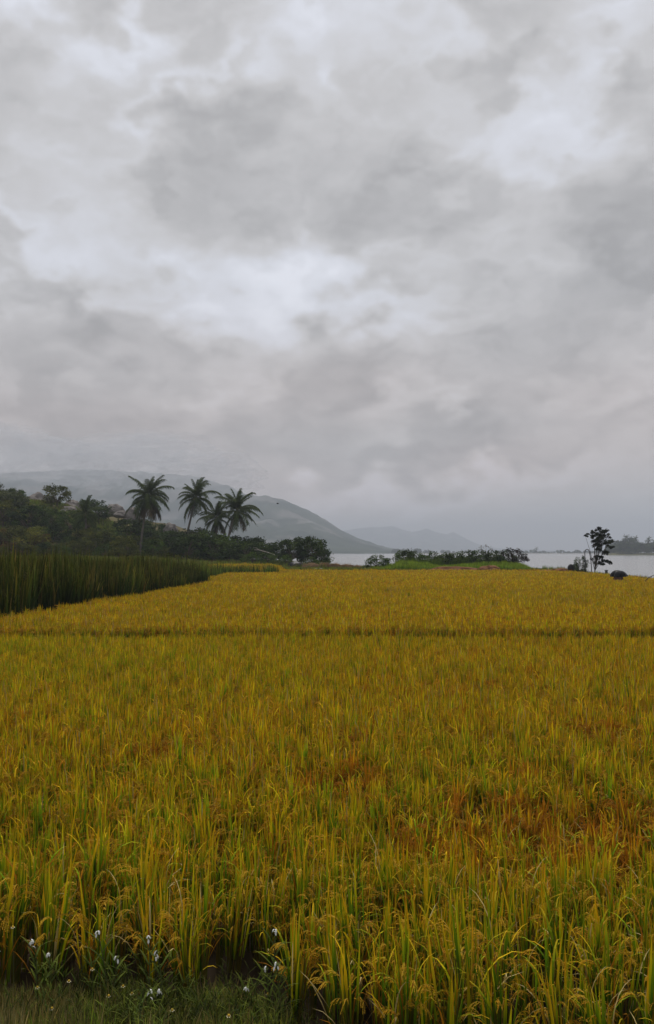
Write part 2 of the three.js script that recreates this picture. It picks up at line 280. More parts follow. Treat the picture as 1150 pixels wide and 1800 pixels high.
// a rice plant: a tuft of culms with erect flag leaves, older dry leaves low down, and hanging ears
function ricePlant(seed, mood, fine) {
  const R = rng(seed), out = { blades: [], low: new GB(), ears: [] };
  const pick = () => { const u = R(); return mood === 'green' ? (u < 0.5 ? VC.green : u < 0.82 ? VC.lime : u < 0.94 ? VC.gold : VC.rust) : mood === 'gold' ? (u < 0.2 ? VC.green : u < 0.55 ? VC.lime : u < 0.86 ? VC.gold : VC.rust) : (u < 0.1 ? VC.green : u < 0.28 ? VC.lime : u < 0.58 ? VC.gold : VC.rust); };
  const n = fine ? 16 : 16, seg = fine ? 7 : 4;
  for (let k = 0; k < n; k++) {
    const g = new GB(), a = R() * 6.283, r = 0.06 * Math.sqrt(R()), phi = a + (R() - 0.5) * 1.2;
    const h0 = 0.1 + 0.3 * R(), len = (0.32 + 0.22 * R()) * (mood === 'rust' ? 0.9 : 1);
    const droop = R() < 0.22 ? 1.2 + 1.2 * R() : R() < 0.3 ? 0.5 * R() : 0.12 * R();
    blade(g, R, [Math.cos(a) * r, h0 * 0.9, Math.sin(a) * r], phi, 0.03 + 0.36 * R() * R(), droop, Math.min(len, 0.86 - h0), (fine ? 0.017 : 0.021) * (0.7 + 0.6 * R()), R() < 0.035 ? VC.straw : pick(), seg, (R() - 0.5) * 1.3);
    out.blades.push(g);
  }
  for (let k = 0; k < (fine ? 10 : 7); k++) {             // culms
    const a = R() * 6.283, r = 0.05 * Math.sqrt(R()), q = [Math.cos(a) * r, 0, Math.sin(a) * r], l = 0.05 + 0.06 * R();
    const c0 = mix3([0.1, 0.12, 0.015], [0.2, 0.14, 0.03], R());
    out.low.tube([[q[0] * 0.6, -0.02, q[2] * 0.6], [q[0] * 1.0, 0.25, q[2] * 1.0], [q[0] * 1.3 + Math.cos(a) * l * 0.3, 0.5, q[2] * 1.3 + Math.sin(a) * l * 0.3]], [0.0042, 0.0036, 0.002], 3, c0, false);
  }
  for (let k = 0; k < (fine ? 4 : 3); k++) {              // dried lower leaves
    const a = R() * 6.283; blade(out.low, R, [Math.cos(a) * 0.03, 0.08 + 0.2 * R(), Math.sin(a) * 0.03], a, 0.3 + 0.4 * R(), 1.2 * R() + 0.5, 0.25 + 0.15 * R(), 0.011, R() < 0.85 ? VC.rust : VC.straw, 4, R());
  }
  const ears = fine ? 5 : 6;
  for (let k = 0; k < ears; k++) {
    const g = new GB(), a = R() * 6.283, r = 0.05 + 0.03 * R(), u = R();
    const c = mood === 'rust' ? mix3([0.36, 0.13, 0.008], [0.44, 0.21, 0.016], u) : mix3([0.44, 0.22, 0.009], [0.56, 0.34, 0.028], u);
    panicle(g, R, [Math.cos(a) * r, 0.36 + 0.2 * R(), Math.sin(a) * r], a + (R() - 0.5), 0.12 + 0.06 * R(), c, fine); out.ears.push(g);
  }
  return out;
}
const LEFT = [[-88, -9], [-56.5, -9], [-56, -7.7], [-54, -7.6], [-25.6, -9.7], [-20, -10.2]];    // left limit of the rice along the reeds, by z
function riceGround(x, z) {
  if (z > edgeZ(x) - 0.08) return 0;
  if (z > -20.5 + 0.25 * PN.noise(x * 0.5, 2, 0)) return 1;
  if (z > -21.6 + 0.3 * PN.noise(x * 0.6, 7, 0)) return 0;
  if (z < -88.5 || shoreDist(x, z) < 3.2) return 0;
  if (z > -25 && x > -16 && x < -10) return z > -23.2 ? 1 : 0;
  if (x < curve(LEFT, z) + 0.25 * Math.sin(z * 1.7) + 0.2 * Math.sin(z * 0.6)) return 0;
  if (z < -79 && z > -83 && x < -3.5) return 0;
  return 1;
}
const brownPatch = (x, z) => Math.max(0, ...[[0.12, -7.7, 0.6], [0.8, -6.3, 0.5], [1.75, -6.2, 0.75], [1.4, -7.0, 0.55], [2.5, -6.8, 0.7], [-0.8, -8.3, 0.3], [1.9, -8.1, 0.35], [-1.9, -9, 0.35], [1.1, -5.6, 0.3], [0.3, -9.5, 0.4], [3.2, -10, 0.6]].map(([a, b, r]) => 1.25 - Math.hypot(x - a, (z - b) * 1.15) / r));
const hue = (x, z) => fbm(x * 0.5 + 3, 1, z * 0.5, 3) * 1.3 + fbm(x * 0.07, 9, z * 0.11, 3) * 1.5;       // -: greener, +: riper
{
  const moods = [...Array(5).fill('green'), ...Array(6).fill('gold'), ...Array(4).fill('rust')];
  const spots = [], R = rng(77);
  // planting grid of the near paddy
  for (let z = -3.4; z > -21; z -= 0.118) for (let x = -0.4 * -z - 2.4; x < 0.4 * -z + 2.4; x += 0.118) {
    const a = x + (R() - 0.5) * 0.12, b = z + (R() - 0.5) * 0.12, t = R();
    if (!riceGround(a, b) || t < 0.05 + (0.2 + 0.65 * sm(-11, -7, b)) * sm(0.02, 0.3, fbm(a * 2.1, 4, b * 2.1, 2))) continue;
    const front = b > edgeZ(a) - 0.45 ? R() < 0.75 : 1; if (!front) continue;
    spots.push([a, b]);
  }
  spots.sort((p, q) => (p[1] < q[1] ? 1 : -1));
  const inFrame = ([x, z]) => Math.abs(x) < 0.4 * -z + 0.15;
  const front = spots.filter(inFrame).slice(0, 300), chosen = new Set(front), rest = spots.filter((s) => !chosen.has(s));
  // individual plants
  const protos = {};
  const make = (kind, split, i) => {
    const key = kind + split + i; if (protos[key]) return protos[key];
    const s = ricePlant(1000 + i * 17 + (kind === 'green' ? 0 : kind === 'gold' ? 300 : 600), kind, true), o = new THREE.Group();
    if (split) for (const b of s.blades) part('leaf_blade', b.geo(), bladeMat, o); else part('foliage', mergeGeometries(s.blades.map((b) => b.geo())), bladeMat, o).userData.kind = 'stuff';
    part('culm_tuft', s.low.geo(), bladeMat, o).userData.kind = 'stuff';
    for (const e of s.ears) part('grain_head', e.geo(), grainMat, o);
    return protos[key] = o;
  };
  front.forEach(([x, z], k) => {
    const u = R(), bp = brownPatch(x, z), hv = hue(x, z) + (u - 0.5) * 0.9 - 0.42, kind = bp > 0.5 * u + 0.15 ? 'rust' : hv < 0.02 ? 'green' : 'gold';
    const o = make(kind, k < 110, Math.floor(R() * (kind === 'rust' ? 4 : 6))).clone(); o.name = numbered('rice_plant');
    tag(o, 'ripening rice plant with erect green gold blades in the front rows of the paddy', 'rice plant', 'rice plants of the front rows'); scene.add(o);
    o.position.set(x, T(x, z), z); o.rotation.set((R() - 0.5) * 0.24, R() * 6.283, (R() - 0.5) * 0.24); const s = (0.9 + 0.24 * R()) * 0.71 * (R() < 0.06 || (x < -1.3 && z > -5.5 && R() < 0.4) ? 1.25 : 1); o.scale.set(s, s * (0.98 + 0.18 * R()) * (kind === 'rust' ? 0.86 : 1), s);
  });
  // the rest of the crop
  const crop = group('rice_crop', 'ripening golden rice crop filling both paddies beyond the front rows', 'rice', null, 'stuff');
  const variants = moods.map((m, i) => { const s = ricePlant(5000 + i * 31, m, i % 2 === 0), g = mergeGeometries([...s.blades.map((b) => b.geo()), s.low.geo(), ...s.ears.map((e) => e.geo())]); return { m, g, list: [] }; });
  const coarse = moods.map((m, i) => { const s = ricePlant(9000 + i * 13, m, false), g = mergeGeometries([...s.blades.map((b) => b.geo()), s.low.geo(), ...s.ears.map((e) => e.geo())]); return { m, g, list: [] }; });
  const put = (set, x, z, grow) => {
    const u = R(), hv = hue(x, z) + (u - 0.5) * 1.1 - 0.12 * sm(-10, -6, z), bp = z > -20 ? brownPatch(x, z) : 0, kind = bp > 0.4 * u + 0.2 || hv > 0.72 ? 'rust' : hv < -0.22 ? 'green' : 'gold';
    const pool = set.filter((v) => v.m === kind), v = pool[Math.floor(R() * pool.length)];
    const h = (0.82 + 0.2 * fbm(x * 0.35, 6, z * 0.35, 3) + 0.22 * R() + (R() < 0.05 ? 0.24 : 0)) * 0.74, k = 0.8 + 0.5 * R() * (0.4 + 0.6 * R()), w = 0.16 * (R() - 0.5);
    v.list.push([x, T(x, z), z, R() * 6.283, grow, h * (kind === 'rust' ? 0.93 : 1) / grow, [k + w, k, k - w], (R() - 0.5) * 0.24 + 0.16 * PN.noise(x * 0.8, 3, z * 0.8), (R() - 0.5) * 0.24 + 0.16 * PN.noise(x * 0.8, 8, z * 0.8)]);
  };
  for (const [x, z] of rest) put(variants, x, z, 0.7);
  for (let z = -21.2; z > -88.6;) {
    const step = curve([[20, 0.145], [45, 0.2], [88, 0.32]], -z), grow = 0.78 * step / 0.135;
    for (let x = -0.4 * -z - 3.5; x < 0.4 * -z + 3.5; x += step) { const a = x + (R() - 0.5) * step * 0.9, b = z + (R() - 0.5) * step * 0.9; if (riceGround(a, b)) put(coarse, a, b, Math.min(1.6, grow)); }
    z -= step;
  }
  for (let z = -84; z > -100; z -= 0.42) for (let x = -13; x < -4.2 + (z + 84) * 0.12; x += 0.42) if (R() < 0.92 && shoreDist(x, z) > 4) put(coarse, x + R() * 0.3, z + R() * 0.3, 1.7);
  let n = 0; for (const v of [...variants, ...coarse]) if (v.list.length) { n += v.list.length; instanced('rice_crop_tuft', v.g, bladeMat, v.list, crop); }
  console.log('rice', front.length, n);
}

// ------------------------------------------------------------------ reeds and grasses
function reedTuft(seed, n, h, w, ramps, spread) {
  const R = rng(seed), g = new GB();
  for (let k = 0; k < n; k++) { const a = R() * 6.283, r = spread * Math.sqrt(R()); blade(g, R, [Math.cos(a) * r, 0, Math.sin(a) * r], a + (R() - 0.5) * 2, 0.02 + 0.16 * R() * R(), R() < 0.18 ? 1.3 * R() : 0.22 * R(), h * (0.7 + 0.35 * R()), w * (0.7 + 0.6 * R()), ramps[Math.floor(R() * ramps.length)], 5, (R() - 0.5) * 1.6); }
  return g.geo();
}
const REED = [[[0.0164, 0.0262, 0.0049], [0.023, 0.041, 0.0057], [0.0369, 0.0574, 0.0074], [0.0902, 0.0943, 0.0148]], [[0.018, 0.0279, 0.0049], [0.0312, 0.0508, 0.0066], [0.0615, 0.0779, 0.0098], [0.1394, 0.123, 0.0205]], [[0.0369, 0.0344, 0.0082], [0.0697, 0.0615, 0.0123], [0.1148, 0.0943, 0.0205], [0.164, 0.1271, 0.0328]]];
const MEADOW = [[[0.07, 0.13, 0.012], [0.14, 0.24, 0.016], [0.2, 0.32, 0.02], [0.28, 0.33, 0.03]], [[0.05, 0.1, 0.012], [0.1, 0.18, 0.015], [0.14, 0.23, 0.02], [0.22, 0.24, 0.03]]];
const DRYG = [[[0.06, 0.055, 0.018], [0.11, 0.1, 0.03], [0.17, 0.14, 0.045], [0.25, 0.19, 0.07]], [[0.05, 0.06, 0.015], [0.085, 0.095, 0.02], [0.12, 0.125, 0.03], [0.2, 0.17, 0.05]]];
function tinted(R) { const k = 0.6 + 0.8 * R(), w = 0.24 * (R() - 0.5); return [k * (1 + w), k, k * (1 - w)]; }
{
  const R = rng(31), bed = group('reed_bed', 'tall dark green reed bed standing along the left side of the paddy', 'reeds', null, 'stuff');
  const tufts = [0, 1, 2, 3, 4].map((k) => ({ g: reedTuft(200 + k, 13, 2.35, 0.048, [REED[0], REED[0], REED[0], REED[1], REED[2]].slice(0, 4 + k % 2), 0.2), list: [] }));
  for (let z = -20.5; z > -56; z -= 0.3) {
    const lim = curve(LEFT, z) - 0.35;
    for (let d = 0; d < 16; d += d < 3 ? 0.3 : 0.55) {
      const x = lim - d - 0.25 * R() + 0.3 * Math.sin(z * 1.1), zz = z + 0.3 * (R() - 0.5);
      if (z > -25 && x > -16) continue;
      const t = tufts[Math.floor(R() * 5)], hs = ((R() < 0.22 ? 1.02 + 0.2 * R() : 0.74 + 0.2 * R()) + 0.55 * fbm(x * 0.22, 1, zz * 0.22, 3)) * lerp(0.97, 0.82, sm(-30, -54, zz)) * (d < 0.8 ? 0.85 : 1);
      t.list.push([x, T(x, zz), zz, R() * 6.283, 1, hs, ((q, w) => [q * (1 + w), q, q * (1 - w)])(0.45 + 1.25 * R() * R(), 0.3 * (R() - 0.5)), (R() - 0.5) * 0.3, (R() - 0.5) * 0.3]);
    }
  }
  tufts.forEach((t) => instanced('reed_tuft', t.g, bladeMat, t.list, bed));
  const strip = group('reed_strip', 'short green strip of reeds between the rice and the palms', 'reeds', null, 'stuff');
  const t2 = [0, 1, 2].map((k) => ({ g: reedTuft(240 + k, 16, 1.15, 0.035, [MEADOW[1], REED[1], REED[0]], 0.3), list: [] }));
  for (let x = -30; x < -3.8; x += 0.32) for (let z = -79.4; z > -82.6; z -= 0.5) { const xx = x + 0.3 * R(), zz = z + 0.3 * R(), keep = fbm(xx * 0.4, 2, zz * 0.3, 3) > -0.14 + 0.25 * sm(-8, -3.8, xx); if (keep) t2[Math.floor(R() * 3)].list.push([xx, T(xx, zz), zz, R() * 6.28, 1, 0.75 + 0.5 * R(), tinted(R)]); }
  for (let z = -57; z > -79; z -= 0.5) for (let x = -36; x < -9.3; x += 0.6) if (R() < 0.6) t2[Math.floor(R() * 3)].list.push([x + R() * 0.5, T(x, z), z + 0.4 * R(), R() * 6.28, 1.1, 0.8 + 0.7 * R(), tinted(R)]);
  t2.forEach((t) => instanced('reed_tuft', t.g, bladeMat, t.list, strip));
  // low grass of the far bund and the shore
  const low = group('bund_grass', 'low green and brown grass on the far bund and along the lake shore', 'grass', null, 'stuff');
  const t3 = [0, 1, 2, 3].map((k) => ({ g: reedTuft(260 + k, 22, 0.36, 0.022, k < 2 ? [MEADOW[1], DRYG[1]] : [DRYG[0], DRYG[1], MEADOW[1]], 0.22), list: [] }));
  for (let z = -89; z > -112; z -= 0.34) for (let x = -12; x < 27; x += 0.34) {
    const xx = x + 0.34 * R(), zz = z + 0.34 * R(), sd = shoreDist(xx, zz); if (sd < 0.4 || (zz > -100 && xx < -4.4 + (zz + 84) * 0.12)) continue;
    const brown = fbm(xx * 0.18, 3, zz * 0.5, 3) + 0.25 * sm(-89.6, -89, zz); if (R() < 0.25 + brown) continue;
    t3[(R() < 0.5 + brown ? 2 : 0) + Math.floor(R() * 2)].list.push([xx, T(xx, zz), zz, R() * 6.28, 1, 0.6 + 0.8 * R(), tinted(R)]);
  }
  for (let z = -52; z > -96; z -= 0.3) for (let x = 12; x < 36; x += 0.3) { const xx = x + 0.3 * R(), zz = z + 0.3 * R(), sd = shoreDist(xx, zz); if (sd < 0.2 || sd > 3.6 || R() < 0.2) continue; t3[Math.floor(R() * 4)].list.push([xx, T(xx, zz), zz, R() * 6.28, 1.2, 0.9 + 1.0 * R(), tinted(R)]); }
  for (let k = 0; k < 9000; k++) { const zz = -100 - 60 * R(), xx = -60 + 60 * R(); if (shoreDist(xx, zz) > 1) t3[Math.floor(R() * 4)].list.push([xx, T(xx, zz), zz, R() * 6.28, 1.6, 0.7 + 0.9 * R(), tinted(R)]); }
  t3.forEach((t) => instanced('grass_tuft', t.g, bladeMat, t.list, low));
  // bright tall grass before the shrubs of the mid shore
  const tall = group('tall_grass', 'bright green tall grass bank in front of the lakeside shrubs', 'grass', null, 'stuff');
  const t4 = [0, 1, 2].map((k) => ({ g: reedTuft(280 + k, 26, 0.85, 0.03, MEADOW, 0.32), list: [] }));
  for (let px = 655; px < 930; px += 1.6) for (let d = 92.6; d < 98; d += 0.45) {
    const xx = atX(px, d) + 0.3 * R(), zz = -d - 0.3 * R(), h = curve([[655, 0.45], [690, 0.8], [700, 1.1], [745, 0.95], [765, 0.6], [800, 0.7], [830, 0.9], [880, 1.05], [915, 0.85], [930, 0.3]], px);
    if (h > 0.4 || R() < 0.5) t4[Math.floor(R() * 3)].list.push([xx, T(xx, zz), zz, R() * 6.28, 1, h * (0.75 + 0.5 * R()) * (d < 94.5 ? 0.8 : 1.15), tinted(R)]);
  }
  for (let k = 0; k < 420; k++) { const px = 700 + 190 * R(), d = 98 + 2 * R(), xx = atX(px, d); t4[Math.floor(R() * 3)].list.push([xx, T(xx, -d), -d, R() * 6.28, 1, (1.2 + 1.0 * R()) * 0.9, [0.5, 0.55, 0.55]]); }
  t4.forEach((t) => instanced('grass_tuft', t.g, bladeMat, t.list, tall));
  // grass of the bank at the camera's feet
  const bank = group('bank_grass', 'fine olive grass on the bank at the lower left corner', 'grass', null, 'stuff');
  const t5 = [0, 1, 2, 3].map((k) => ({ g: reedTuft(300 + k, 18, 0.2, 0.0065, k < 2 ? [DRYG[0], DRYG[1]] : [DRYG[1], MEADOW[1], DRYG[0]], 0.08), list: [] }));
  for (let k = 0; k < 9000; k++) {
    const x = -4.5 + 9 * R(), e = edgeZ(x), z = e + 0.05 + 3.0 * R() * R() + (x > 0.1 ? 0.4 : 0); if (z > -1.4) continue;
    const left = sm(-0.9, -1.4, x); if (R() > 0.4 + left) continue; if (z < e + 0.1 && R() > 0.6) continue;
    { const q = 0.45 + 0.95 * R(), w = 0.25 * (R() - 0.5); t5[(R() < 0.35 + 0.5 * left ? 0 : 2) + Math.floor(R() * 2)].list.push([x, T(x, z), z, R() * 6.28, 1, 0.5 + 0.8 * R(), [q * (1 + w), q, q * (1 - w)], (R() - 0.5) * 1.3, (R() - 0.5) * 1.3]); }
  }
  t5.forEach((t) => instanced('grass_tuft', t.g, bladeMat, t.list, bank));
  console.log('grass');
}

// ------------------------------------------------------------------ trees and shrubs
function bushGeo(seed, opt) {                              // {crown, trunk}, about 1 m in radius, clumped leaves round real limbs
  const R = rng(seed), c = new GB(), t = new GB(), { clumps, leaves, size, tones, flat = 0.8, lift = 0.9, spread = 1, loose = 0.3, slim = 0.5, trunkH = 0.5 } = opt;
  const centres = opt.spray ? opt.at.flatMap(([x, y, z, q]) => [0, 1, 2, 3].map(() => [x + (R() - 0.5) * q * 2.1, y + (R() - 0.5) * q * 1.3, z + (R() - 0.5) * q * 2.1, q * (0.4 + 0.35 * R())])) : opt.at || [];
  if (!opt.at) for (let k = 0; k < clumps; k++) { const a = R() * 6.283, y = -0.55 + 1.5 * R(), r = Math.sqrt(Math.max(0.05, 1 - y * y)) * (0.45 + 0.5 * Math.sqrt(R())); centres.push([Math.cos(a) * r * spread, lift + y * flat * (0.85 + 0.3 * R()), Math.sin(a) * r * spread, loose * (0.7 + 0.7 * R())]); }
  for (const [x, y, z, r] of centres) {
    const tone = tones[Math.floor(R() * tones.length)], j = 0.5 + 1.0 * R();
    for (let k = 0; k < leaves; k++) {
      const u = 2 * R() - 1, a = R() * 6.283, q = Math.cbrt(R()) * r * (R() < 0.12 ? 1.35 : 1), s = Math.sqrt(1 - u * u), w = j * (0.7 + 0.6 * R());
      c.leaf([x + q * s * Math.cos(a), y + q * u * 0.75, z + q * s * Math.sin(a)], R, size * (0.6 + 0.8 * R()), [tone[0] * w, tone[1] * w, tone[2] * w], slim);
    }
  }
  const bark = opt.bark || [0.09, 0.07, 0.05], root = opt.root || [0, 0, 0], fork = opt.fork || [root[0] + 0.04, trunkH, root[2]], tr = opt.radius || 0.06;
  t.tube([[root[0], -0.08, root[2]], [(root[0] + fork[0]) / 2 + 0.02, fork[1] * 0.5, root[2]], fork], [tr, tr * 0.82, tr * 0.7], 6, bark);
  centres.forEach(([x, y, z, r], k) => { if (k % (opt.limbEvery || 2)) return; const f = opt.limbFrom ? opt.limbFrom(k, [x, y, z]) : fork; t.tube([f, [lerp(f[0], x, 0.5) + 0.05 * (R() - 0.5), lerp(f[1], y, 0.55), lerp(f[2], z, 0.5) + 0.05 * (R() - 0.5)], [x, y, z]], [tr * 0.5, tr * 0.32, tr * 0.12], 4, bark, false); });
  return { crown: c.geo(), trunk: t.geo(true) };
}
const TONE = {
  dark: [[0.024, 0.042, 0.01], [0.034, 0.056, 0.012], [0.048, 0.07, 0.016]], olive: [[0.065, 0.075, 0.014], [0.1, 0.105, 0.018], [0.055, 0.065, 0.013]],
  rust: [[0.1, 0.055, 0.018], [0.12, 0.075, 0.02], [0.07, 0.055, 0.015]], mid: [[0.04, 0.072, 0.014], [0.062, 0.098, 0.018], [0.052, 0.075, 0.015]], yellow: [[0.15, 0.14, 0.02], [0.1, 0.11, 0.016]], grey: [[0.07, 0.085, 0.035], [0.095, 0.105, 0.045]],
};
const bushes = {};
const KINDS = { dark: 'dark green bushy tree', olive: 'olive green bushy tree', rust: 'rusty brown leaved tree', mid: 'mid green bushy tree', yellow: 'yellow green leafy shrub', grey: 'grey green thorny shrub' };
for (const [k, tones] of Object.entries(TONE)) bushes[k] = [0, 1, 2].map((i) => bushGeo(400 + i * 7 + k.length * 31, { clumps: 40, leaves: 60, size: 0.12, tones, loose: 0.25 }));
let shrubSeed = rng(601);
function shrub(kind, x, z, wide, high, label, grp, name = 'bushy_tree', sink = 0) {
  const g = bushes[kind][Math.floor(shrubSeed() * 3)], o = group(name, label, name.includes('shrub') ? 'shrub' : 'tree', grp);
  part('trunk', g.trunk, barkMat, o); part('crown', g.crown, leafMat, o);
  if (name.includes('shrub')) { sink = 0.16 * high; high *= 1.16; } o.position.set(x, T(x, z) - sink, z); o.rotation.y = shrubSeed() * 6.28; o.scale.set(wide / 2, high / 1.8, wide / 2); return o;
}
{
  const R = rng(88);
  // wooded rocky hillside on the left
  const rows = [[112, 2.6], [122, 3.4], [134, 3.8], [147, 3.6], [158, 3.0], [170, 2.6]];
  for (const [d, h] of rows) for (let px = -75; px < 345; px += 25) {
    const p = px + 20 * (R() - 0.5), dd = d + 8 * (R() - 0.5), x = atX(p, dd); if (d > 150 && p > 270) continue; if (d < 126 && (Math.abs(p - 247) < 14 || Math.abs(p - 325) < 10)) { R(); R(); R(); continue; }
    if (d >= 147 && [[62, 40], [122, 34], [210, 50]].some(([c, w]) => Math.abs(p - c) < w * 0.62)) { R(); continue; }
    const u = R(), kind = d < 130 ? (p < 90 ? (u < 0.4 ? 'rust' : u < 0.7 ? 'olive' : u < 0.85 ? 'yellow' : 'dark') : u < 0.4 ? 'dark' : u < 0.75 ? 'mid' : 'olive') : (p > 165 ? (u < 0.7 ? 'dark' : 'mid') : u < 0.4 ? 'olive' : u < 0.7 ? 'mid' : u < 0.85 ? 'dark' : 'grey');
    const hh = h * (0.75 + 0.5 * R()), place = d < 130 ? 'at the foot of the left hillside' : 'up on the left hillside';
    shrub(kind, x, -dd, hh * (1.05 + 0.4 * R()), hh, `${KINDS[kind]} ${place}`, `${kind} trees ${d < 130 ? 'at the foot of' : 'up on'} the hillside`);
  }
  // belt of trees under and beside the palms
  for (let px = 330; px < 475; px += 15) { const d = 112 + 16 * R(), kind = R() < 0.6 ? 'dark' : 'mid', py = curve([[330, 930], [360, 930], [400, 942], [430, 944], [450, 946], [475, 958]], px), h = (EYE + (HOR - py) / F * d - T(atX(px, d), -d)) * (0.8 + 0.25 * R()); shrub(kind, atX(px, d), -d, h * 1.35, h, `${KINDS[kind]} in the belt below the leaning palms`, `${kind} trees in the belt below the palms`); }
  const five = [[492, 950, 112, 3.6, 'dark green tree at the left end of the clump beside the lake'], [512, 948, 110, 3.6, 'low spreading dark tree left of the clump beside the lake'], [530, 946, 113, 4.2, 'dark green tree in the middle of the clump beside the lake'], [551, 943, 110, 4.0, 'tallest dark green tree of the clump beside the lake'], [566, 955, 108, 2.8, 'dark green tree at the lakeside end of the clump']];
  for (const [px, py, d, w, l] of five) shrub('dark', atX(px, d), -d, w, EYE + (HOR - py) / F * d - T(atX(px, d), -d), l, 'trees of the lakeside clump');
  for (const [px, w, h] of [[548, 2.2, 1.5], [575, 1.6, 1.1], [502, 2.4, 1.6], [468, 2.6, 1.8], [445, 3, 1.9]]) shrub('mid', atX(px, 104), -104, w, h, px > 560 ? 'small green shrub at the water end of the lakeside clump' : 'low green shrub in front of the dark lakeside trees', px > 560 ? null : 'low shrubs before the lakeside trees', 'low_shrub');
  // shrubs behind the bright grass on the mid shore
  for (const [px, py, d, w, kind, l] of [[664, 975, 97, 1.9, 'mid', 'rounded green shrub at the left end of the mid shore'], [712, 966, 100, 1.7, 'mid', 'upright green shrub above the left part of the bright grass'], [733, 968, 100, 1.6, 'mid', 'green shrub beside the upright green shrub on the mid shore'], [762, 969, 100, 1.6, 'mid', 'narrow green shrub near the middle of the bright grass bank'], [783, 971, 99, 1.8, 'mid', 'green low shrub behind the dip in the bright grass'], [802, 971, 99, 1.7, 'mid', 'small green shrub behind the brown soil heap'], [822, 966, 99, 2.0, 'dark', 'broad dark shrub left of the thin leafed tree'], [842, 967, 98, 1.8, 'mid', 'green shrub at the foot of the thin leafed tree'], [868, 966, 98, 2.0, 'dark', 'dark shrub between the thin leafed tree and the brown tree'], [888, 968, 98, 1.8, 'mid', 'green shrub under the dark brown tree on the mid shore']]) shrub(kind, atX(px, d), -d, w * 1.6, EYE + (HOR - py) / F * d - T(atX(px, d), -d), l, null, 'lakeside_shrub');
  // thin, almost bare tree and the dark brown tree of the mid shore
  const custom = (name, label, px, d, s, opt) => { const o = group(name, label, 'tree'), g = bushGeo(opt.seed, opt); part('trunk', g.trunk, barkMat, o); part('crown', g.crown, leafMat, o); const x = atX(px, d); o.position.set(x, T(x, -d), -d); o.scale.setScalar(s); return o; };
  custom('thin_tree', 'thin leafed grey brown tree standing above the lakeside shrubs', 853, 98.5, 1, { seed: 903, at: [[-0.5, 2.6, 0.1, 0.3], [0.1, 2.75, 0, 0.3], [0.55, 2.55, -0.1, 0.3], [-0.3, 2.1, 0.2, 0.25], [0.4, 2.0, 0.1, 0.3], [0.7, 2.3, 0.2, 0.2]], leaves: 26, size: 0.12, tones: [[0.12, 0.1, 0.06], [0.09, 0.09, 0.05]], limbEvery: 1, fork: [0, 1.2, 0], radius: 0.06, bark: [0.2, 0.16, 0.12] });
  custom('brown_tree', 'dark purplish brown round tree at the right end of the mid shore', 901, 97, 1, { seed: 905, at: [[-0.9, 1.9, 0, 0.42], [-0.4, 2.3, 0.2, 0.42], [0.1, 2.1, -0.2, 0.5], [0.5, 2.25, 0.1, 0.4], [0.9, 1.9, 0, 0.45], [1.35, 1.6, 0.1, 0.4], [0.6, 1.5, 0.3, 0.5], [-0.3, 1.6, 0.2, 0.5], [1.1, 1.2, 0.2, 0.45], [1.6, 1.2, -0.1, 0.3], [0.2, 1.1, 0.3, 0.4]], leaves: 75, size: 0.2, tones: [[0.035, 0.024, 0.02], [0.03, 0.03, 0.02], [0.045, 0.03, 0.025]], limbEvery: 1, fork: [0.2, 0.8, 0], radius: 0.08 });
  // the slender tree at the right, before the lake
  const D = 83, k = D / F, ox = 1046, up = (py) => EYE + (HOR - py) * k - T(atX(ox, D), -D);
  custom('slender_tree', 'slender dark tree with several stems rising before the lake at the right', ox, D, 1, { seed: 911, spray: true, leaves: 85, size: 0.115, slim: 0.6, radius: 0.06, limbEvery: 5, bark: [0.05, 0.04, 0.03], tones: [[0.014, 0.019, 0.008], [0.02, 0.027, 0.01], [0.026, 0.033, 0.013]],
    at: [[1045, 934, 4], [1051, 931, 4], [1058, 934, 6], [1065, 937, 6], [1069, 943, 5], [1061, 942, 6], [1053, 941, 5], [1037, 944, 4], [1034, 941, 3], [1041, 949, 4], [1049, 950, 5], [1058, 950, 6], [1067, 951, 7], [1072, 952, 4], [1062, 959, 6], [1054, 958, 5], [1046, 957, 4], [1069, 961, 4], [1060, 968, 6], [1066, 972, 4], [1053, 966, 4], [1047, 981, 5], [1054, 979, 4], [1062, 986, 4], [1066, 988, 4], [1051, 988, 4], [1058, 992, 3]].map(([px, py, r], i) => [(px - ox) * k, up(py), (((i * 7) % 5) - 2) * 0.22, r * k * 1.3]),
    root: [-0.2, 0, 0], fork: [0.05, 1.6, 0], limbFrom: (i) => i % 3 === 0 ? [0.05, 1.6, 0] : i % 3 === 1 ? [0.02, 1.2, 0.05] : [-0.05, 0.8, -0.05] });
  shrub('dark', atX(1020, 83.5), -83.5, 1.25, EYE + (HOR - 976) / F * 83.5 - T(atX(1020, 83.5), -83.5), 'small round dark shrub beside the bent pipe', null, 'small_shrub');
  shrub('mid', atX(1012, 84), -84, 0.6, EYE + (HOR - 991) / F * 84 - T(atX(1012, 84), -84), 'tiny green shrub between the black bundle and the round shrub', null, 'small_shrub');
  const ORD = ['leftmost', 'second', 'third', 'fourth', 'fifth', 'sixth', 'seventh', 'eighth', 'ninth', 'tenth', 'eleventh', 'twelfth', 'thirteenth', 'fourteenth', 'fifteenth', 'sixteenth', 'seventeenth', 'eighteenth', 'nineteenth', 'twentieth'];
  const ranked = {}; for (const o of scene.children) if (/hillside|belt below|low shrubs/.test(o.userData.group || '') && /tree|shrub/.test(o.userData.category)) (ranked[o.userData.group] ??= []).push(o);
  for (const a of Object.values(ranked)) a.sort((p, q) => p.position.x / -p.position.z - q.position.x / -q.position.z).forEach((o, k) => { if (ORD[k]) o.userData.label = `${ORD[k]}${k ? ' from the left' : ''} ${o.userData.label}`; });
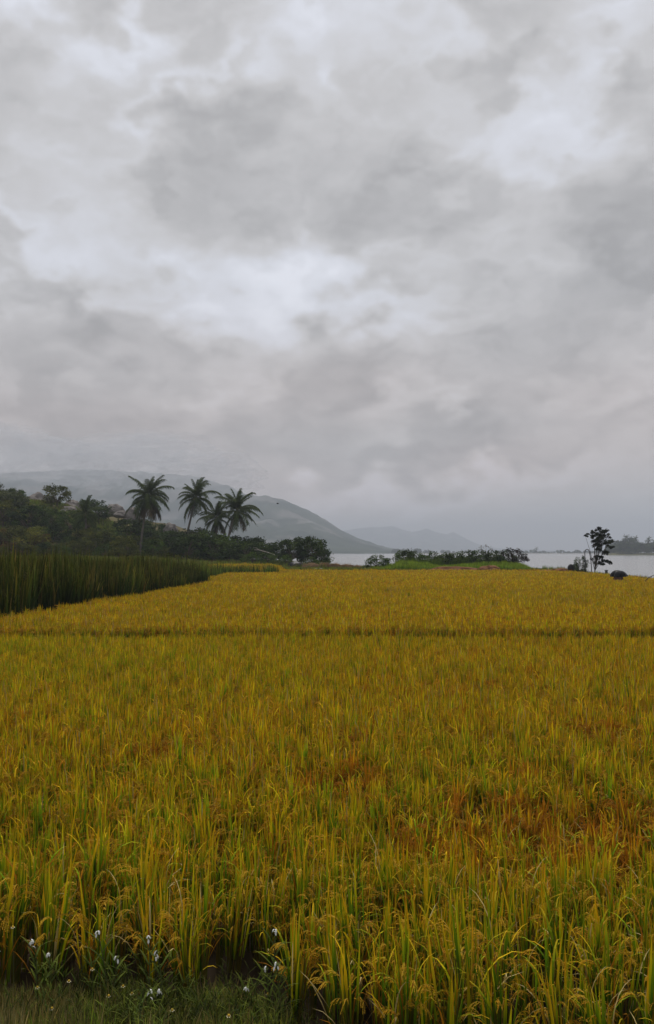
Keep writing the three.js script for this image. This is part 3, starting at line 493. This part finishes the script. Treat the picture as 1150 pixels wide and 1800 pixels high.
  // wooded headland far across the lake
  const hd = new GB(); { const n = 40; for (let j = 0; j <= 10; j++) for (let i = 0; i <= n; i++) { const px = lerp(1050, 1420, i / n), d = 760 + 16 * j, w = Math.sin(Math.PI * j / 10), e = Math.min(1, (px - 1050) / 25); hd.v([atX(px, d), -1.2 + w * 1.6 * e + (j > 3 ? 5 * e * sm(3, 6, j) * (1 - sm(8, 10, j)) * sm(1060, 1090, px) * (1 - 0.75 * sm(1105, 1125, px)) : 0), -d], mix3([0.16, 0.15, 0.07], [0.07, 0.08, 0.035], R())); } for (let j = 0; j < 10; j++) for (let i = 0; i < n; i++) { const a = j * (n + 1) + i; hd.quad(a, a + 1, a + n + 2, a + n + 1); } }
  single('headland', hd.geo(true), soilMat, 'low headland across the lake at the right', 'headland', null, 'structure');
  for (let i = 0; i < 26; i++) { const px = 1066 + 96 * (i / 26) + 4 * R(), d = 800 + 60 * R(), h = (EYE + (HOR - curve([[1066, 963], [1078, 956], [1092, 951], [1112, 949], [1124, 957], [1136, 954], [1165, 950]], px)) / F * d) * (0.75 + 0.4 * R()); const o = shrub(R() < 0.5 ? 'dark' : 'mid', atX(px, d), -d, h * 1.25, h, 'hazy green tree on the far wooded headland', 'trees of the far headland', 'far_tree'); o.position.y = 0; }
  // low line of trees on the far shore
  const far = group('far_shore_wood', 'thin line of hazy trees along the far shore', 'wood', null, 'stuff'), bk = group('far_shore', 'low far bank of the lake under the line of trees', 'shore', null, 'structure');
  { const g = new GB(), n = 60; for (let j = 0; j <= 4; j++) for (let i = 0; i <= n; i++) { const px = lerp(690, 1075, i / n), d = 1500 + 20 * j; g.v([atX(px, d), -1.4 + 1.5 * Math.sin(Math.PI * j / 4) * (0.8 + 0.4 * R()), -d], [0.13, 0.12, 0.07]); } for (let j = 0; j < 4; j++) for (let i = 0; i < n; i++) { const a = j * (n + 1) + i; g.quad(a, a + 1, a + n + 2, a + n + 1); } part('bank', g.geo(true), soilMat, bk); }
  const list = [[], [], []]; for (let i = 0; i < 150; i++) { const px = 690 + 385 * R(), d = 1505 + 60 * R(), tall = (px > 925 ? 4.2 : 5.5) * (0.5 + R() * R() * 1.1); list[i % 3].push([atX(px, d), -0.5, -d, R() * 6.28, tall * 0.9, 0.72, tinted(R)]); }
  list.forEach((l, i) => instanced('wood_crown', bushes.dark[i].crown, leafMat, l, far));
  console.log('trees');
}

// ------------------------------------------------------------------ coconut palms
function frondGeo(seed, lift, sag, dry) {                  // one feather frond along +x
  const R = rng(seed), g = new GB(), n = 16, pts = [], tg = []; let x = 0, y = 0; const len = 3.7 * (dry ? 0.85 : 1);
  for (let k = 0; k <= n; k++) { const t = k / n, th = lift - sag * Math.pow(t, 1.35); pts.push([x, y, 0]); tg.push(th); x += Math.cos(th) * len / n; y += Math.sin(th) * len / n; }
  const green = dry ? [0.1, 0.075, 0.035] : [0.045, 0.066, 0.016], mid = dry ? [0.15, 0.11, 0.05] : [0.1, 0.105, 0.035];
  g.tube(pts, pts.map((_, k) => 0.045 * (1 - 0.85 * k / n)), 4, mid, false);
  for (let k = 2; k <= n; k++) for (let h = 0; h < 4; h++) for (const s of [-1, 1]) {
    const t = Math.min(1, (k + h / 4) / n), i = Math.min(n - 1, k), f = (k + h / 4 - i), p = [lerp(pts[i][0], pts[i + 1][0], f), lerp(pts[i][1], pts[i + 1][1], f), 0]; if (t >= 1) continue;
    const L = (0.35 + 0.5 * Math.sin(Math.PI * Math.min(1, 0.18 + t * 0.8))) * (0.6 + 0.55 * R()), th = tg[i], dn = dry ? 0.9 : 0.55 + 0.75 * R();
    const fw = 0.45 + 0.5 * t, d = [Math.cos(th) * fw, Math.sin(th) * fw - dn * 0.45, s * (0.7 + 0.35 * R())], m = [p[0] + d[0] * L * 0.5, p[1] + d[1] * L * 0.5, p[2] + d[2] * L * 0.5], e = [p[0] + d[0] * L * 0.9, p[1] + d[1] * L * 0.9 - dn * L * 0.3, p[2] + d[2] * L * 0.85];
    const j = 0.6 + 0.8 * R(), c = [green[0] * j, green[1] * j, green[2] * j], w = [Math.cos(th), Math.sin(th), 0];
    g.ribbon([p, m, e], [0.05, 0.075, 0], [w, w, w], [c, c, c]);
  }
  return g.geo();
}
const FROND = [[1.3, 0.7], [1.0, 1.3], [0.7, 1.55], [0.35, 1.5], [-0.05, 1.25], [-0.5, 0.9]].map(([a, b], i) => [frondGeo(700 + i, a, b, false), frondGeo(720 + i, a, b, false)]), DRYF = [frondGeo(740, -0.7, 0.75, true), frondGeo(741, -1.0, 0.45, true)];
function palm(px, d, topPy, baseX, lean, crown, label, opt = {}) {
  const R = rng(800 + px), o = group('coconut_palm', label, 'palm tree', opt.group), x = atX(px, d), bx = atX(baseX, d), y0 = opt.ground ?? T(bx, -d), H = EYE + (HOR - topPy) / F * d - y0;
  o.position.set(bx, y0, -d);
  const t = new GB(), pts = [], rs = [], cs = [], n = 22;
  for (let k = 0; k <= n; k++) { const f = k / n, s = lean > 0 ? Math.pow(f, 1 + lean) : f; pts.push([(x - bx) * s, H * f - (k ? 0 : 0.2), 0.1 * Math.sin(f * 5)]); rs.push((0.19 - 0.075 * f + (k === 0 ? 0.1 : 0) + 0.007 * (k % 2)) * (opt.thick || 1)); const j = 0.8 + 0.4 * R(); cs.push([0.13 * j, 0.115 * j, 0.095 * j]); }
  t.tube(pts, rs, 8, cs); part('trunk', t.geo(true), barkMat, o);
  const top = pts[n];
  const N = opt.fronds || 32;
  for (let k = 0; k < N; k++) {
    const tier = Math.min(5, Math.floor(k / N * 6)), f = part('frond', FROND[tier][k % 2], leafMat, o), s = crown / 3.5 * (0.7 + 0.4 * R()) * (tier === 0 ? 0.9 : 1);
    f.position.set(top[0], top[1] - 0.05 * tier, top[2]); f.rotation.y = k * 2.399963 + 0.9 * R(); f.rotation.z = (R() - 0.5) * 0.7; f.scale.setScalar(s);
  }
  for (let k = 0; k < (opt.dry || 0); k++) { const f = part('dry_frond', DRYF[k % 2], leafMat, o); f.position.set(top[0], top[1] - 0.25, top[2]); f.rotation.y = k * 2.4 + R(); f.scale.setScalar(crown / 3.6); f.userData.label = 'brown hanging dead frond'; }
  if (opt.nuts) for (let k = 0; k < 7; k++) { const g = new THREE.SphereGeometry(0.13, 7, 6); g.scale(1, 1.2, 1); g.setAttribute('color', new THREE.Float32BufferAttribute(new Array(g.attributes.position.count * 3).fill(0).map((_, q) => [0.16, 0.13, 0.04][q % 3]), 3)); const m = part('coconut', g, barkMat, o); m.position.set(top[0] + 0.28 * Math.cos(k * 0.9), top[1] - 0.3 - 0.1 * (k % 2), top[2] + 0.28 * Math.sin(k * 0.9)); }
  return o;
}
palm(259, 126, 871, 246, 0.2, 4.0, 'tall upright coconut palm with a brown skirt of dead fronds, leftmost of the tall palms', { dry: 9, nuts: 1, fronds: 36 });
palm(344, 126, 873, 320, 0.1, 3.65, 'coconut palm leaning right, second of the tall palms, bare trunk showing', { dry: 2, nuts: 1, fronds: 34 });
palm(381, 124, 909, 377, 0.1, 3.0, 'shorter coconut palm tucked behind the rightmost leaning palm', { dry: 4, fronds: 34 });
palm(416, 122, 896, 388, 0.05, 3.7, 'rightmost coconut palm leaning right over the tree belt', { dry: 2, nuts: 1 });
palm(150, 124, 903, 153, 0.1, 2.9, 'dark coconut palm half hidden among the hillside trees', { fronds: 26 });
for (const [px, py, l] of [[1101, 942, 'tallest hazy palm above the far headland'], [1108, 946, 'hazy palm between its two neighbours on the far headland'], [1117, 944, 'hazy palm right of the headland trees'], [1140, 946, 'lone hazy palm near the right edge of the far headland'], [1152, 949, 'hazy palm cut by the right edge of the picture']]) palm(px, 815, py + 4, px, 0.1, 4.6, l, { fronds: 16, thick: 1.6, ground: 0 });
for (const px of [943]) palm(px, 1490, 964, px + 0.5, 0.1, 4.6, 'tiny hazy palm on the far shore', { fronds: 12, thick: 2, ground: -0.3 });
console.log('palms');

// ------------------------------------------------------------------ rocks, heaps and small things
function lump(seed, sx, sy, sz, rough, colA, colB, detail = 4, freq = 1.6) {
  const g0 = new THREE.IcosahedronGeometry(1, detail), p = g0.attributes.position, cols = [];
  for (let k = 0; k < p.count; k++) {
    let x = p.getX(k), y = p.getY(k), z = p.getZ(k); const n = fbm(x * freq + seed, y * freq, z * freq, 4), s = 1 + rough * n * 1.6; x *= s; z *= s; y *= s * (y < 0 ? 0.5 : 1);
    const c = mix3(colA, colB, Math.min(1, Math.max(0, 0.5 + 1.6 * fbm(x * 2.2 + seed, y * 6, z * 2.2, 4)))); cols.push(...c); p.setXYZ(k, x * sx, y * sy, z * sz);
  }
  g0.setAttribute('color', new THREE.Float32BufferAttribute(cols, 3)); g0.computeVertexNormals(); return g0;
}
{
  const rocks = [[63, 882, 158, 4.2, 3.0, 'large grey brown boulder crowning the hillside near the left edge'], [88, 884, 162, 2.6, 2.2, 'boulder right of the large one crowning the hillside'], [125, 880, 158, 3.4, 2.0, 'pale layered boulder topping the hillside above the hidden palm'], [120, 890, 150, 2.8, 1.3, 'flat pale rock slab just below the layered boulder'], [112, 894, 146, 1.8, 1.0, 'small pale slab low under the layered boulder'], [200, 884, 162, 3.4, 1.9, 'rounded boulder on the hill crest left of the tallest palm'], [232, 890, 158, 3.0, 2.4, 'boulder on the hill crest directly behind the tallest palm'], [213, 897, 148, 2.6, 1.0, 'pale sloping rock face under the crest boulders'], [300, 918, 138, 2.2, 1.6, 'pale boulder between the two tallest palms']];
  rocks.forEach(([px, py, d, w, h, l], k) => { const m = single('boulder', lump(10 + k * 3.7, w / 2 * 1.1, h * 0.85, w / 2, 0.28, [0.22, 0.2, 0.185], [0.11, 0.098, 0.09]), rockMat, l, 'boulder', 'boulders on the hillside'); const [x, y, z] = at(px, py, d); m.position.set(x, Math.max(T(x, z) - 0.2, y - h * 0.95), z); m.rotation.y = k * 1.3; });
  // soil heaps
  for (const [px, d, w, h, l] of [[800, 90.6, 5.5, 0.5, 'long low heap of red brown soil before the bright grass'], [860, 90.8, 2.4, 0.6, 'rounded red brown soil mound at the right end of the long heap'], [985, 86, 2.6, 0.62, 'red brown soil mound left of the black bundle'], [962, 87, 2.8, 0.38, 'flat spread of red brown soil beside the mound']]) { const m = single('soil_heap', lump(40 + px, w / 2, h, 0.9, 0.3, [0.2, 0.1, 0.05], [0.14, 0.07, 0.035], 4, 2.4), soilMat, l, 'soil heap', 'heaps of red brown soil'); const x = atX(px, d); m.position.set(x, T(x, -d) + 0.1, -d); }
  // straw heaps of loose stalks
  [[548, 101, 2.6, 0.95, 'straw heap nearest the dark lakeside trees'], [570, 102, 2.2, 1.0, 'straw heap in the middle behind the white sheets'], [590, 102.5, 2.2, 0.9, 'straw heap right of the white sheets'], [610, 103, 2.4, 0.8, 'long low straw heap toward the water'], [628, 103, 1.8, 0.6, 'smallest straw heap at the right end of the row']].forEach(([px, d, w, h, l], k) => {
    const R = rng(50 + k), o = group('straw_heap', `brown ${l}`, 'straw heap', 'straw heaps on the far bund'), x = atX(px, d); o.position.set(x, T(x, -d), -d);
    part('core', lump(60 + k, w / 2 * 0.9, h * 0.85, 0.8, 0.2, [0.16, 0.1, 0.055], [0.11, 0.07, 0.035], 3), soilMat, o);
    const g = new GB(); for (let i = 0; i < 420; i++) { const a = R() * 6.283, u = R(), s = Math.sqrt(1 - u * u); blade(g, R, [Math.cos(a) * s * w / 2 * 0.9, u * h * 0.85, Math.sin(a) * s * 0.8], a + (R() - 0.5) * 2, 1.0 + 0.7 * R(), 0.8 * R(), 0.3 + 0.25 * R(), 0.02, [[0.16, 0.1, 0.05], [0.2, 0.13, 0.065], [0.17, 0.11, 0.05], [0.2, 0.14, 0.08]], 3, R()); }
    part('straw', g.geo(), bladeMat, o).userData.kind = 'stuff';
  });
  // black sheeting over bundles: draped, folded, with a loose corner
  const tarpMat = new THREE.MeshPhysicalMaterial({ color: new THREE.Color(0.008, 0.008, 0.009), roughness: 0.5, specularIntensity: 0.35, side: THREE.DoubleSide });
  function drape(seed, w, h, depth, flap) {
    const nu = 40, nv = 12, pos = [], idx = [], R = rng(seed);
    for (let j = 0; j <= nv; j++) for (let i = 0; i <= nu; i++) {
      const a = i / nu * 2 * Math.PI, t = j / nv, fold = 1 + 0.13 * t * Math.sin(a * 5 + seed) + 0.07 * t * Math.sin(a * 9 + 2 * seed) + 0.12 * PN.noise(Math.cos(a) * 1.5 + seed, Math.sin(a) * 1.5, t * 2);
      const r = Math.sin(Math.min(1, t * 1.05) * Math.PI / 2) * fold, pull = flap * Math.max(0, Math.cos(a - 0.1)) ** 6 * t * t;
      pos.push((Math.cos(a) * r + pull) * w / 2, h * Math.cos(t * 0.96 * Math.PI / 2) ** 0.85 * (1 + 0.1 * PN.noise(Math.cos(a) * 2 * t, seed, Math.sin(a) * 2 * t)) + (pull ? 0.18 * h * pull : 0), Math.sin(a) * r * depth / 2);
    }
    for (let j = 0; j < nv; j++) for (let i = 0; i < nu; i++) { const a = j * (nu + 1) + i; idx.push(a, a + 1, a + nu + 2, a, a + nu + 2, a + nu + 1); }
    const g = new THREE.BufferGeometry(); g.setAttribute('position', new THREE.Float32BufferAttribute(pos, 3)); g.setIndex(idx); g.computeVertexNormals(); return g;
  }
  function covered(px, d, w, h, base, flap, label, seed) {
    const o = group('covered_bundle', label, 'bundle', 'bundles under black sheets'), x = atX(px, d); o.position.set(x, T(x, -d), -d);
    part('bundle', lump(seed, w * 0.44, base + h * 0.55, w * 0.42, 0.15, [0.14, 0.09, 0.07], [0.09, 0.055, 0.045], 3), soilMat, o);
    part('black_sheet', drape(seed, w, h, w * 0.9, flap), tarpMat, o).position.y = base; return o;
  }
  covered(1086, 58, 0.95, 0.5, 0.62, 0.42, 'black sheeted hump standing in the rice near the right edge', 3);
  covered(1003, 84, 0.66, 0.62, 0.55, 0.05, 'small black rounded bundle beside the red soil mound', 8);
  covered(521, 103, 2.0, 0.8, 0.1, 0.1, 'long dark sheeted heap at the foot of the lakeside trees', 5);
  // white sheets lying on the far bund
  const sheetMat = new THREE.MeshStandardMaterial({ color: new THREE.Color(0.62, 0.62, 0.62), roughness: 0.7, side: THREE.DoubleSide });
  for (const [px, w, l] of [[556, 0.3, 'small crumpled white sheet left of the larger one on the bund'], [565, 0.6, 'crumpled white sheet lying on the far bund before the straw']]) { const m = single('white_sheet', drape(px, w, 0.2, 0.5, 0.2), sheetMat, l, 'sheet'), x = atX(px, 94); m.position.set(x, T(x, -94) + 0.12, -94); }
  // bent pipe: an upright loop beside the slender tree
  const pipeMat = new THREE.MeshStandardMaterial({ color: new THREE.Color(0.05, 0.05, 0.055), roughness: 0.5 });
  { const d = 83, o = group('bent_pipe', 'thin dark pipe bent over like a hook beside the slender tree', 'pipe'), x0 = atX(1028, d); o.position.set(x0, T(x0, -d), -d); const k = d / F, q = (px, py) => new THREE.Vector3((px - 1028) * k, EYE + (HOR - py) * k - o.position.y, 0);
    part('loop', new THREE.TubeGeometry(new THREE.CatmullRomCurve3([q(1028, 1012), q(1028, 985), q(1028, 970), q(1029.5, 966.5), q(1032, 965.5), q(1034.5, 967), q(1036, 972), q(1038, 984), q(1039.5, 1012)]), 48, 0.042, 6), pipeMat, o);
    part('side_branch', new THREE.TubeGeometry(new THREE.CatmullRomCurve3([q(1033, 986), q(1034, 989), q(1036.5, 990), q(1038.5, 989)]), 12, 0.032, 6), pipeMat, o); part('spout', new THREE.CylinderGeometry(0.07, 0.05, 0.14, 8), pipeMat, o).position.copy(q(1032.8, 985)); }
  { const d = 80, o = group('marker_post', 'short dark post by the shore right of the slender tree', 'post'), x = atX(1065, d); o.position.set(x, T(x, -d), -d); const g = new THREE.BoxGeometry(0.2, 0.95, 0.18, 2, 4, 2); part('post', g, pipeMat, o).position.y = 0.46; part('cap', new THREE.BoxGeometry(0.26, 0.06, 0.24), pipeMat, o).position.y = 0.965; }
  // fallen pale branch before the tree belt
  { const g = new GB(), d = 106; const pts = [[448, 966], [456, 966], [466, 969], [476, 972], [484, 975]].map(([px, py]) => { const p = at(px, py, d); return p; }); const o = group('dead_branch', 'pale dead branch lying across the shrubs beside the palms', 'branch'); const b = [...pts[4]]; o.position.set(b[0], b[1] - 0.05, b[2]); const rel = pts.map((p) => [p[0] - b[0], p[1] - b[1], p[2] - b[2] + 0.5]); g.tube(rel, [0.035, 0.05, 0.065, 0.06, 0.07], 5, [0.3, 0.27, 0.24]); g.tube([rel[1], [rel[1][0] - 0.3, rel[1][1] + 0.25, rel[1][2]], [rel[1][0] - 0.7, rel[1][1] + 0.3, rel[1][2] + 0.1]], [0.03, 0.025, 0.012], 4, [0.3, 0.27, 0.24]); part('limb', g.geo(true), barkMat, o); }
  // dead twig leaning out of the rice at the right edge
  { const d = 56, o = group('dead_twig', 'dark twig leaning out of the rice at the right edge', 'twig'), a = at(1138, 1016, d), b = at(1152, 1009, d); o.position.set(a[0], T(a[0], -d), a[2]); const g = new GB(), y = a[1] - T(a[0], -d); g.tube([[-0.6, 0, 0], [0, y, 0], [b[0] - a[0], b[1] - a[1] + y, 0], [b[0] - a[0] + 0.35, b[1] - a[1] + y + 0.12, 0.1]], [0.035, 0.03, 0.024, 0.01], 5, [0.07, 0.055, 0.045]); part('stem', g.geo(true), barkMat, o); }
  // dark stake at the left edge, in the rice
  { const d = 6.9, x = atX(-1, d), o = group('stake', 'short black stake in the rice at the left edge', 'stake'); o.position.set(x, T(x, -d), -d); const m = new THREE.MeshStandardMaterial({ color: new THREE.Color(0.01, 0.01, 0.012), roughness: 0.6 }); const top = EYE - d * Math.tan(Math.atan(468 / F) - Math.atan(70 / F)) - T(x, -d); part('post', new THREE.CylinderGeometry(0.026, 0.03, top + 0.1, 10), m, o).position.y = top / 2 - 0.05; part('cap', new THREE.SphereGeometry(0.03, 10, 8), m, o).position.y = top; part('white_tag', new THREE.BoxGeometry(0.012, 0.012, 0.006), new THREE.MeshStandardMaterial({ color: new THREE.Color(0.6, 0.6, 0.6), roughness: 0.6 }), o).position.set(0.012, top - 0.012, 0.03); }
  // bird in the air
  { const o = group('bird', 'small dark bird flying before the mountain', 'bird'), p = at(488, 885, 70); o.position.set(...p); const bm = new THREE.MeshStandardMaterial({ color: new THREE.Color(0.02, 0.02, 0.022), roughness: 0.8, side: THREE.DoubleSide });
    const b = new THREE.SphereGeometry(0.05, 10, 8); b.scale(2.0, 0.9, 0.9); part('body', b, bm, o); for (const s of [-1, 1]) { const g = new GB(); const c = [1, 1, 1]; g.quad(g.v([-0.05, 0, 0.02 * s], c), g.v([0.06, 0.005, 0.02 * s], c), g.v([0.04, 0.05, 0.12 * s], c), g.v([-0.03, 0.045, 0.12 * s], c)); g.tri(g.v([0.04, 0.05, 0.12 * s], c), g.v([-0.03, 0.045, 0.12 * s], c), g.v([-0.06, 0.03, 0.22 * s], c)); part('wing', g.geo(), bm, o); } const g = new GB(), c = [1, 1, 1]; g.tri(g.v([-0.08, 0, 0], c), g.v([-0.17, 0, 0.03], c), g.v([-0.17, 0, -0.03], c)); part('tail', g.geo(), bm, o); }
  console.log('small');
}

// ------------------------------------------------------------------ flowering weeds on the bank
{
  const R = rng(99), LEAF = [[[0.03, 0.045, 0.008], [0.06, 0.085, 0.012], [0.085, 0.11, 0.015], [0.12, 0.135, 0.02]]];
  const rooted = (px, py, least) => { const dep = Math.atan((py - 900) / F) - Math.atan(70 / F); let best = null; for (let d = 4.75; d > 3; d -= 0.02) { const x = (px - 575) / F * d * 1.02, h = EYE - T(x, -d) - d * Math.tan(dep); if (-d > edgeZ(x) + 0.06 && (!best || h > best[2])) best = [x, -d, h]; if (best && best[2] > least) break; } return best; };
  function petal(g, p, a, len, w, c) { const d = [Math.cos(a), 0, Math.sin(a)], s = [-Math.sin(a), 0, Math.cos(a)]; g.ribbon([p, [p[0] + d[0] * len * 0.45, p[1] - len * 0.12, p[2] + d[2] * len * 0.45], [p[0] + d[0] * len * 0.75, p[1] - len * 0.6, p[2] + d[2] * len * 0.75], [p[0] + d[0] * len * 0.8, p[1] - len * 1.0, p[2] + d[2] * len * 0.8]], [w * 0.4, w, w * 1.1, 0], [s, s, s, s], [c, c, c, c]); }
  function weed(px, py, h, petals, label) {               // white flowered herb: square stem, narrow leaf pairs, whorl with hanging white petals
    const [x, z, hh] = rooted(px, py, 0.24), o = group('flowering_weed', label, 'weed', 'white flowered weeds on the bank'); h = hh; o.position.set(x, T(x, z), z);
    const st = new GB(), lean = (R() - 0.5) * 0.12, q = (t) => [lean * t * t, h * t, 0.05 * (R() - 0.5) * t]; const pts = [0, 0.25, 0.5, 0.75, 1].map(q); st.tube(pts, [0.0045, 0.004, 0.0035, 0.003, 0.0025], 4, [0.1, 0.12, 0.04], false); part('stem', st.geo(), leafMat, o);
    const lf = new GB(); for (let k = 0; k < 9; k++) { const t = 0.12 + 0.85 * k / 9, p = [lean * t * t, h * t, 0], a0 = k * 1.57 + R(); for (const s of [0, Math.PI]) blade(lf, R, p, a0 + s, 0.7 + 0.4 * R(), 0.7, 0.09 + 0.05 * R(), 0.012, LEAF[0], 4); }
    for (let k = 0; k < 3; k++) { const a = R() * 6.28, b = [Math.cos(a) * 0.1, h * (0.45 + 0.25 * R()), Math.sin(a) * 0.1]; lf.tube([[0, b[1] - 0.1, 0], b], [0.002, 0.0015], 3, [0.09, 0.12, 0.03], false); for (let m = 0; m < 5; m++) blade(lf, R, b, R() * 6.28, 0.5 + 0.5 * R(), 0.8, 0.06 + 0.05 * R(), 0.009, LEAF[0], 3); }
    part('foliage', lf.geo(), leafMat, o).userData.kind = 'stuff';
    const wh = new GB(), top = pts[4]; for (let k = 0; k < 14; k++) { const a = k * 2.4; blade(wh, R, [top[0], top[1] - 0.012, top[2]], a, 0.3 + 0.9 * R(), 0.2, 0.022, 0.007, [[0.1, 0.14, 0.04], [0.14, 0.18, 0.05], [0.18, 0.2, 0.06], [0.2, 0.22, 0.08]], 2); } part('calyx_whorl', wh.geo(), leafMat, o);
    for (let k = 0; k < petals + 1; k++) { const g = new GB(); petal(g, [top[0] + 0.01 * (R() - 0.5), top[1] + 0.014 - 0.06 * R() * R(), top[2]], 1.57 + (k - petals / 2) * 0.85 + 0.6 * (R() - 0.5), 0.014 + 0.008 * R(), 0.0085, [0.74, 0.74, 0.71]); part('petal', g.geo(), petalMat, o); }
  }
  weed(89, 1652, 0.42, 5, 'weed with the largest cluster of white petals near the left edge');
  weed(112, 1680, 0.36, 2, 'low weed with few petals just right of the largest white cluster');
  weed(208, 1636, 0.46, 2, 'slim weed with a small white flower third from the left');
  weed(214, 1678, 0.34, 1, 'weed with a single white petal below the slim weed');
  weed(278, 1650, 0.42, 3, 'weed with two white blooms left of the drooping grain');
  weed(302, 1674, 0.38, 2, 'weed with a pair of white petals at the left third of the bank');
  weed(265, 1738, 0.24, 3, 'low weed with three white petals close to the bottom edge');
  weed(297, 1742, 0.22, 3, 'low white flowered weed right of the three petalled one');
  weed(485, 1640, 0.44, 2, 'tallest white flowered weed at the right end of the bank');
  weed(498, 1690, 0.34, 2, 'white flowered weed under the tallest one at the right end');
  weed(482, 1704, 0.3, 1, 'single petalled weed low at the right end of the bank');
  weed(437, 1732, 0.24, 2, 'short weed with small white bloom in the middle of the bank');
  function daisy(px, py, h, label) {
    const [x, z, hh] = rooted(px, py, 0.2), o = group('daisy', label, 'daisy', 'small yellow daisies on the bank'); h = hh; o.position.set(x, T(x, z), z);
    const s = new GB(), l = (R() - 0.5) * 0.1; s.tube([[-l, 0, 0.03], [-l * 0.2, h * 0.6, 0], [0, h, 0]], [0.0022, 0.0018, 0.0016], 3, [0.13, 0.14, 0.05], false); for (let k = 0; k < 4; k++) blade(s, R, [-l, 0.02 + 0.03 * k, 0.03], R() * 6.28, 0.8, 0.8, 0.08, 0.012, LEAF[0], 3); part('stalk', s.geo(), leafMat, o);
    const g = new GB(); for (let k = 0; k < 6; k++) { const a = k * 1.047; g.quad(g.v([0, h + 0.002, 0], [0.7, 0.66, 0.45]), g.v([Math.cos(a - 0.35) * 0.009, h + 0.003, Math.sin(a - 0.35) * 0.012], [0.7, 0.66, 0.45]), g.v([Math.cos(a) * 0.012, h, Math.sin(a) * 0.012], [0.7, 0.66, 0.45]), g.v([Math.cos(a + 0.35) * 0.009, h + 0.003, Math.sin(a + 0.35) * 0.012], [0.7, 0.66, 0.45])); } const ring = g.geo();
    const b = new THREE.SphereGeometry(0.0065, 7, 5); b.setAttribute('color', new THREE.Float32BufferAttribute(new Array(b.attributes.position.count * 3).fill(0).map((_, q) => [0.55, 0.36, 0.04][q % 3]), 3)); const disc = part('flower_head', b, petalMat, o); disc.position.y = h + 0.005; part('petal_ring', ring, petalMat, disc).position.y = -h - 0.005;
  }
  for (const [px, py, h, l] of [[45, 1631, 0.4, 'small daisy on a long bent stalk before the dark rice stems at far left'], [21, 1673, 0.25, 'yellow daisy bud on the left edge'], [8, 1692, 0.22, 'cream daisy at the very left edge above the grass'], [8, 1731, 0.16, 'daisy low on the left edge in the olive grass'], [88, 1737, 0.17, 'daisy in the olive grass below the largest white cluster'], [113, 1774, 0.12, 'daisy nearest the bottom left corner'], [141, 1726, 0.2, 'golden daisy above the middle of the olive grass'], [180, 1705, 0.26, 'pale daisy on a tall straight stalk'], [232, 1735, 0.2, 'cream daisy cluster beside the three petalled weed'], [247, 1748, 0.16, 'yellow daisy just below the cream cluster'], [208, 1752, 0.15, 'yellow daisy left of the two yellow blooms'], [315, 1777, 0.12, 'pale daisy at the bottom edge, a third across'], [410, 1787, 0.12, 'golden daisy at the bottom edge near the middle'], [476, 1749, 0.18, 'white rayed daisy at the right of the bank']]) daisy(px, py, h, l);
  // low leafy herbs filling the bank between the flowers
  const herb = group('bank_herbs', 'tangle of narrow leaved green herbs on the bank before the rice', 'herbs', null, 'stuff');
  const tufts = [0, 1, 2, 3].map((k) => { const g = new GB(), r = rng(950 + k); for (let s = 0; s < 5; s++) { const a = r() * 6.28, l = 0.05 + 0.06 * r(), hh = 0.08 + 0.28 * r() * r(); g.tube([[0, 0, 0], [Math.cos(a) * l * 0.5, hh * 0.6, Math.sin(a) * l * 0.5], [Math.cos(a) * l * 1.4, hh, Math.sin(a) * l * 1.4]], [0.003, 0.0025, 0.0015], 3, [0.09, 0.1, 0.035], false); for (let m = 0; m < 9; m++) { const t = 0.2 + 0.8 * m / 8; blade(g, r, [Math.cos(a) * l * 1.4 * t, hh * t, Math.sin(a) * l * 1.4 * t], r() * 6.28, 0.5 + 0.7 * r(), 0.6, 0.045 + 0.05 * r(), 0.0062, LEAF[0], 3); } } return { g: g.geo(), list: [] }; });
  for (let k = 0; k < 620; k++) { const x = -1.75 + 2.1 * R(), e = edgeZ(x), z = e - 0.12 + 0.8 * R(); const want = sm(-1.7, -1.0, x) * (1 - sm(-0.15, 0.2, x)); if (R() > want * 0.75 + 0.1) continue; { const q = 0.5 + 1.3 * R() * R(), w = 0.3 * (R() - 0.4); tufts[k % 4].list.push([x, T(x, z), z, R() * 6.28, 0.65 + 0.5 * R(), 1.1, [q * (1 + w), q, q * (1 - w)], (R() - 0.5) * 0.5, (R() - 0.5) * 0.5]); } }
  tufts.forEach((t) => instanced('herb_tuft', t.g, leafMat, t.list, herb));
}
console.log('done');
renderer.render(scene, camera);
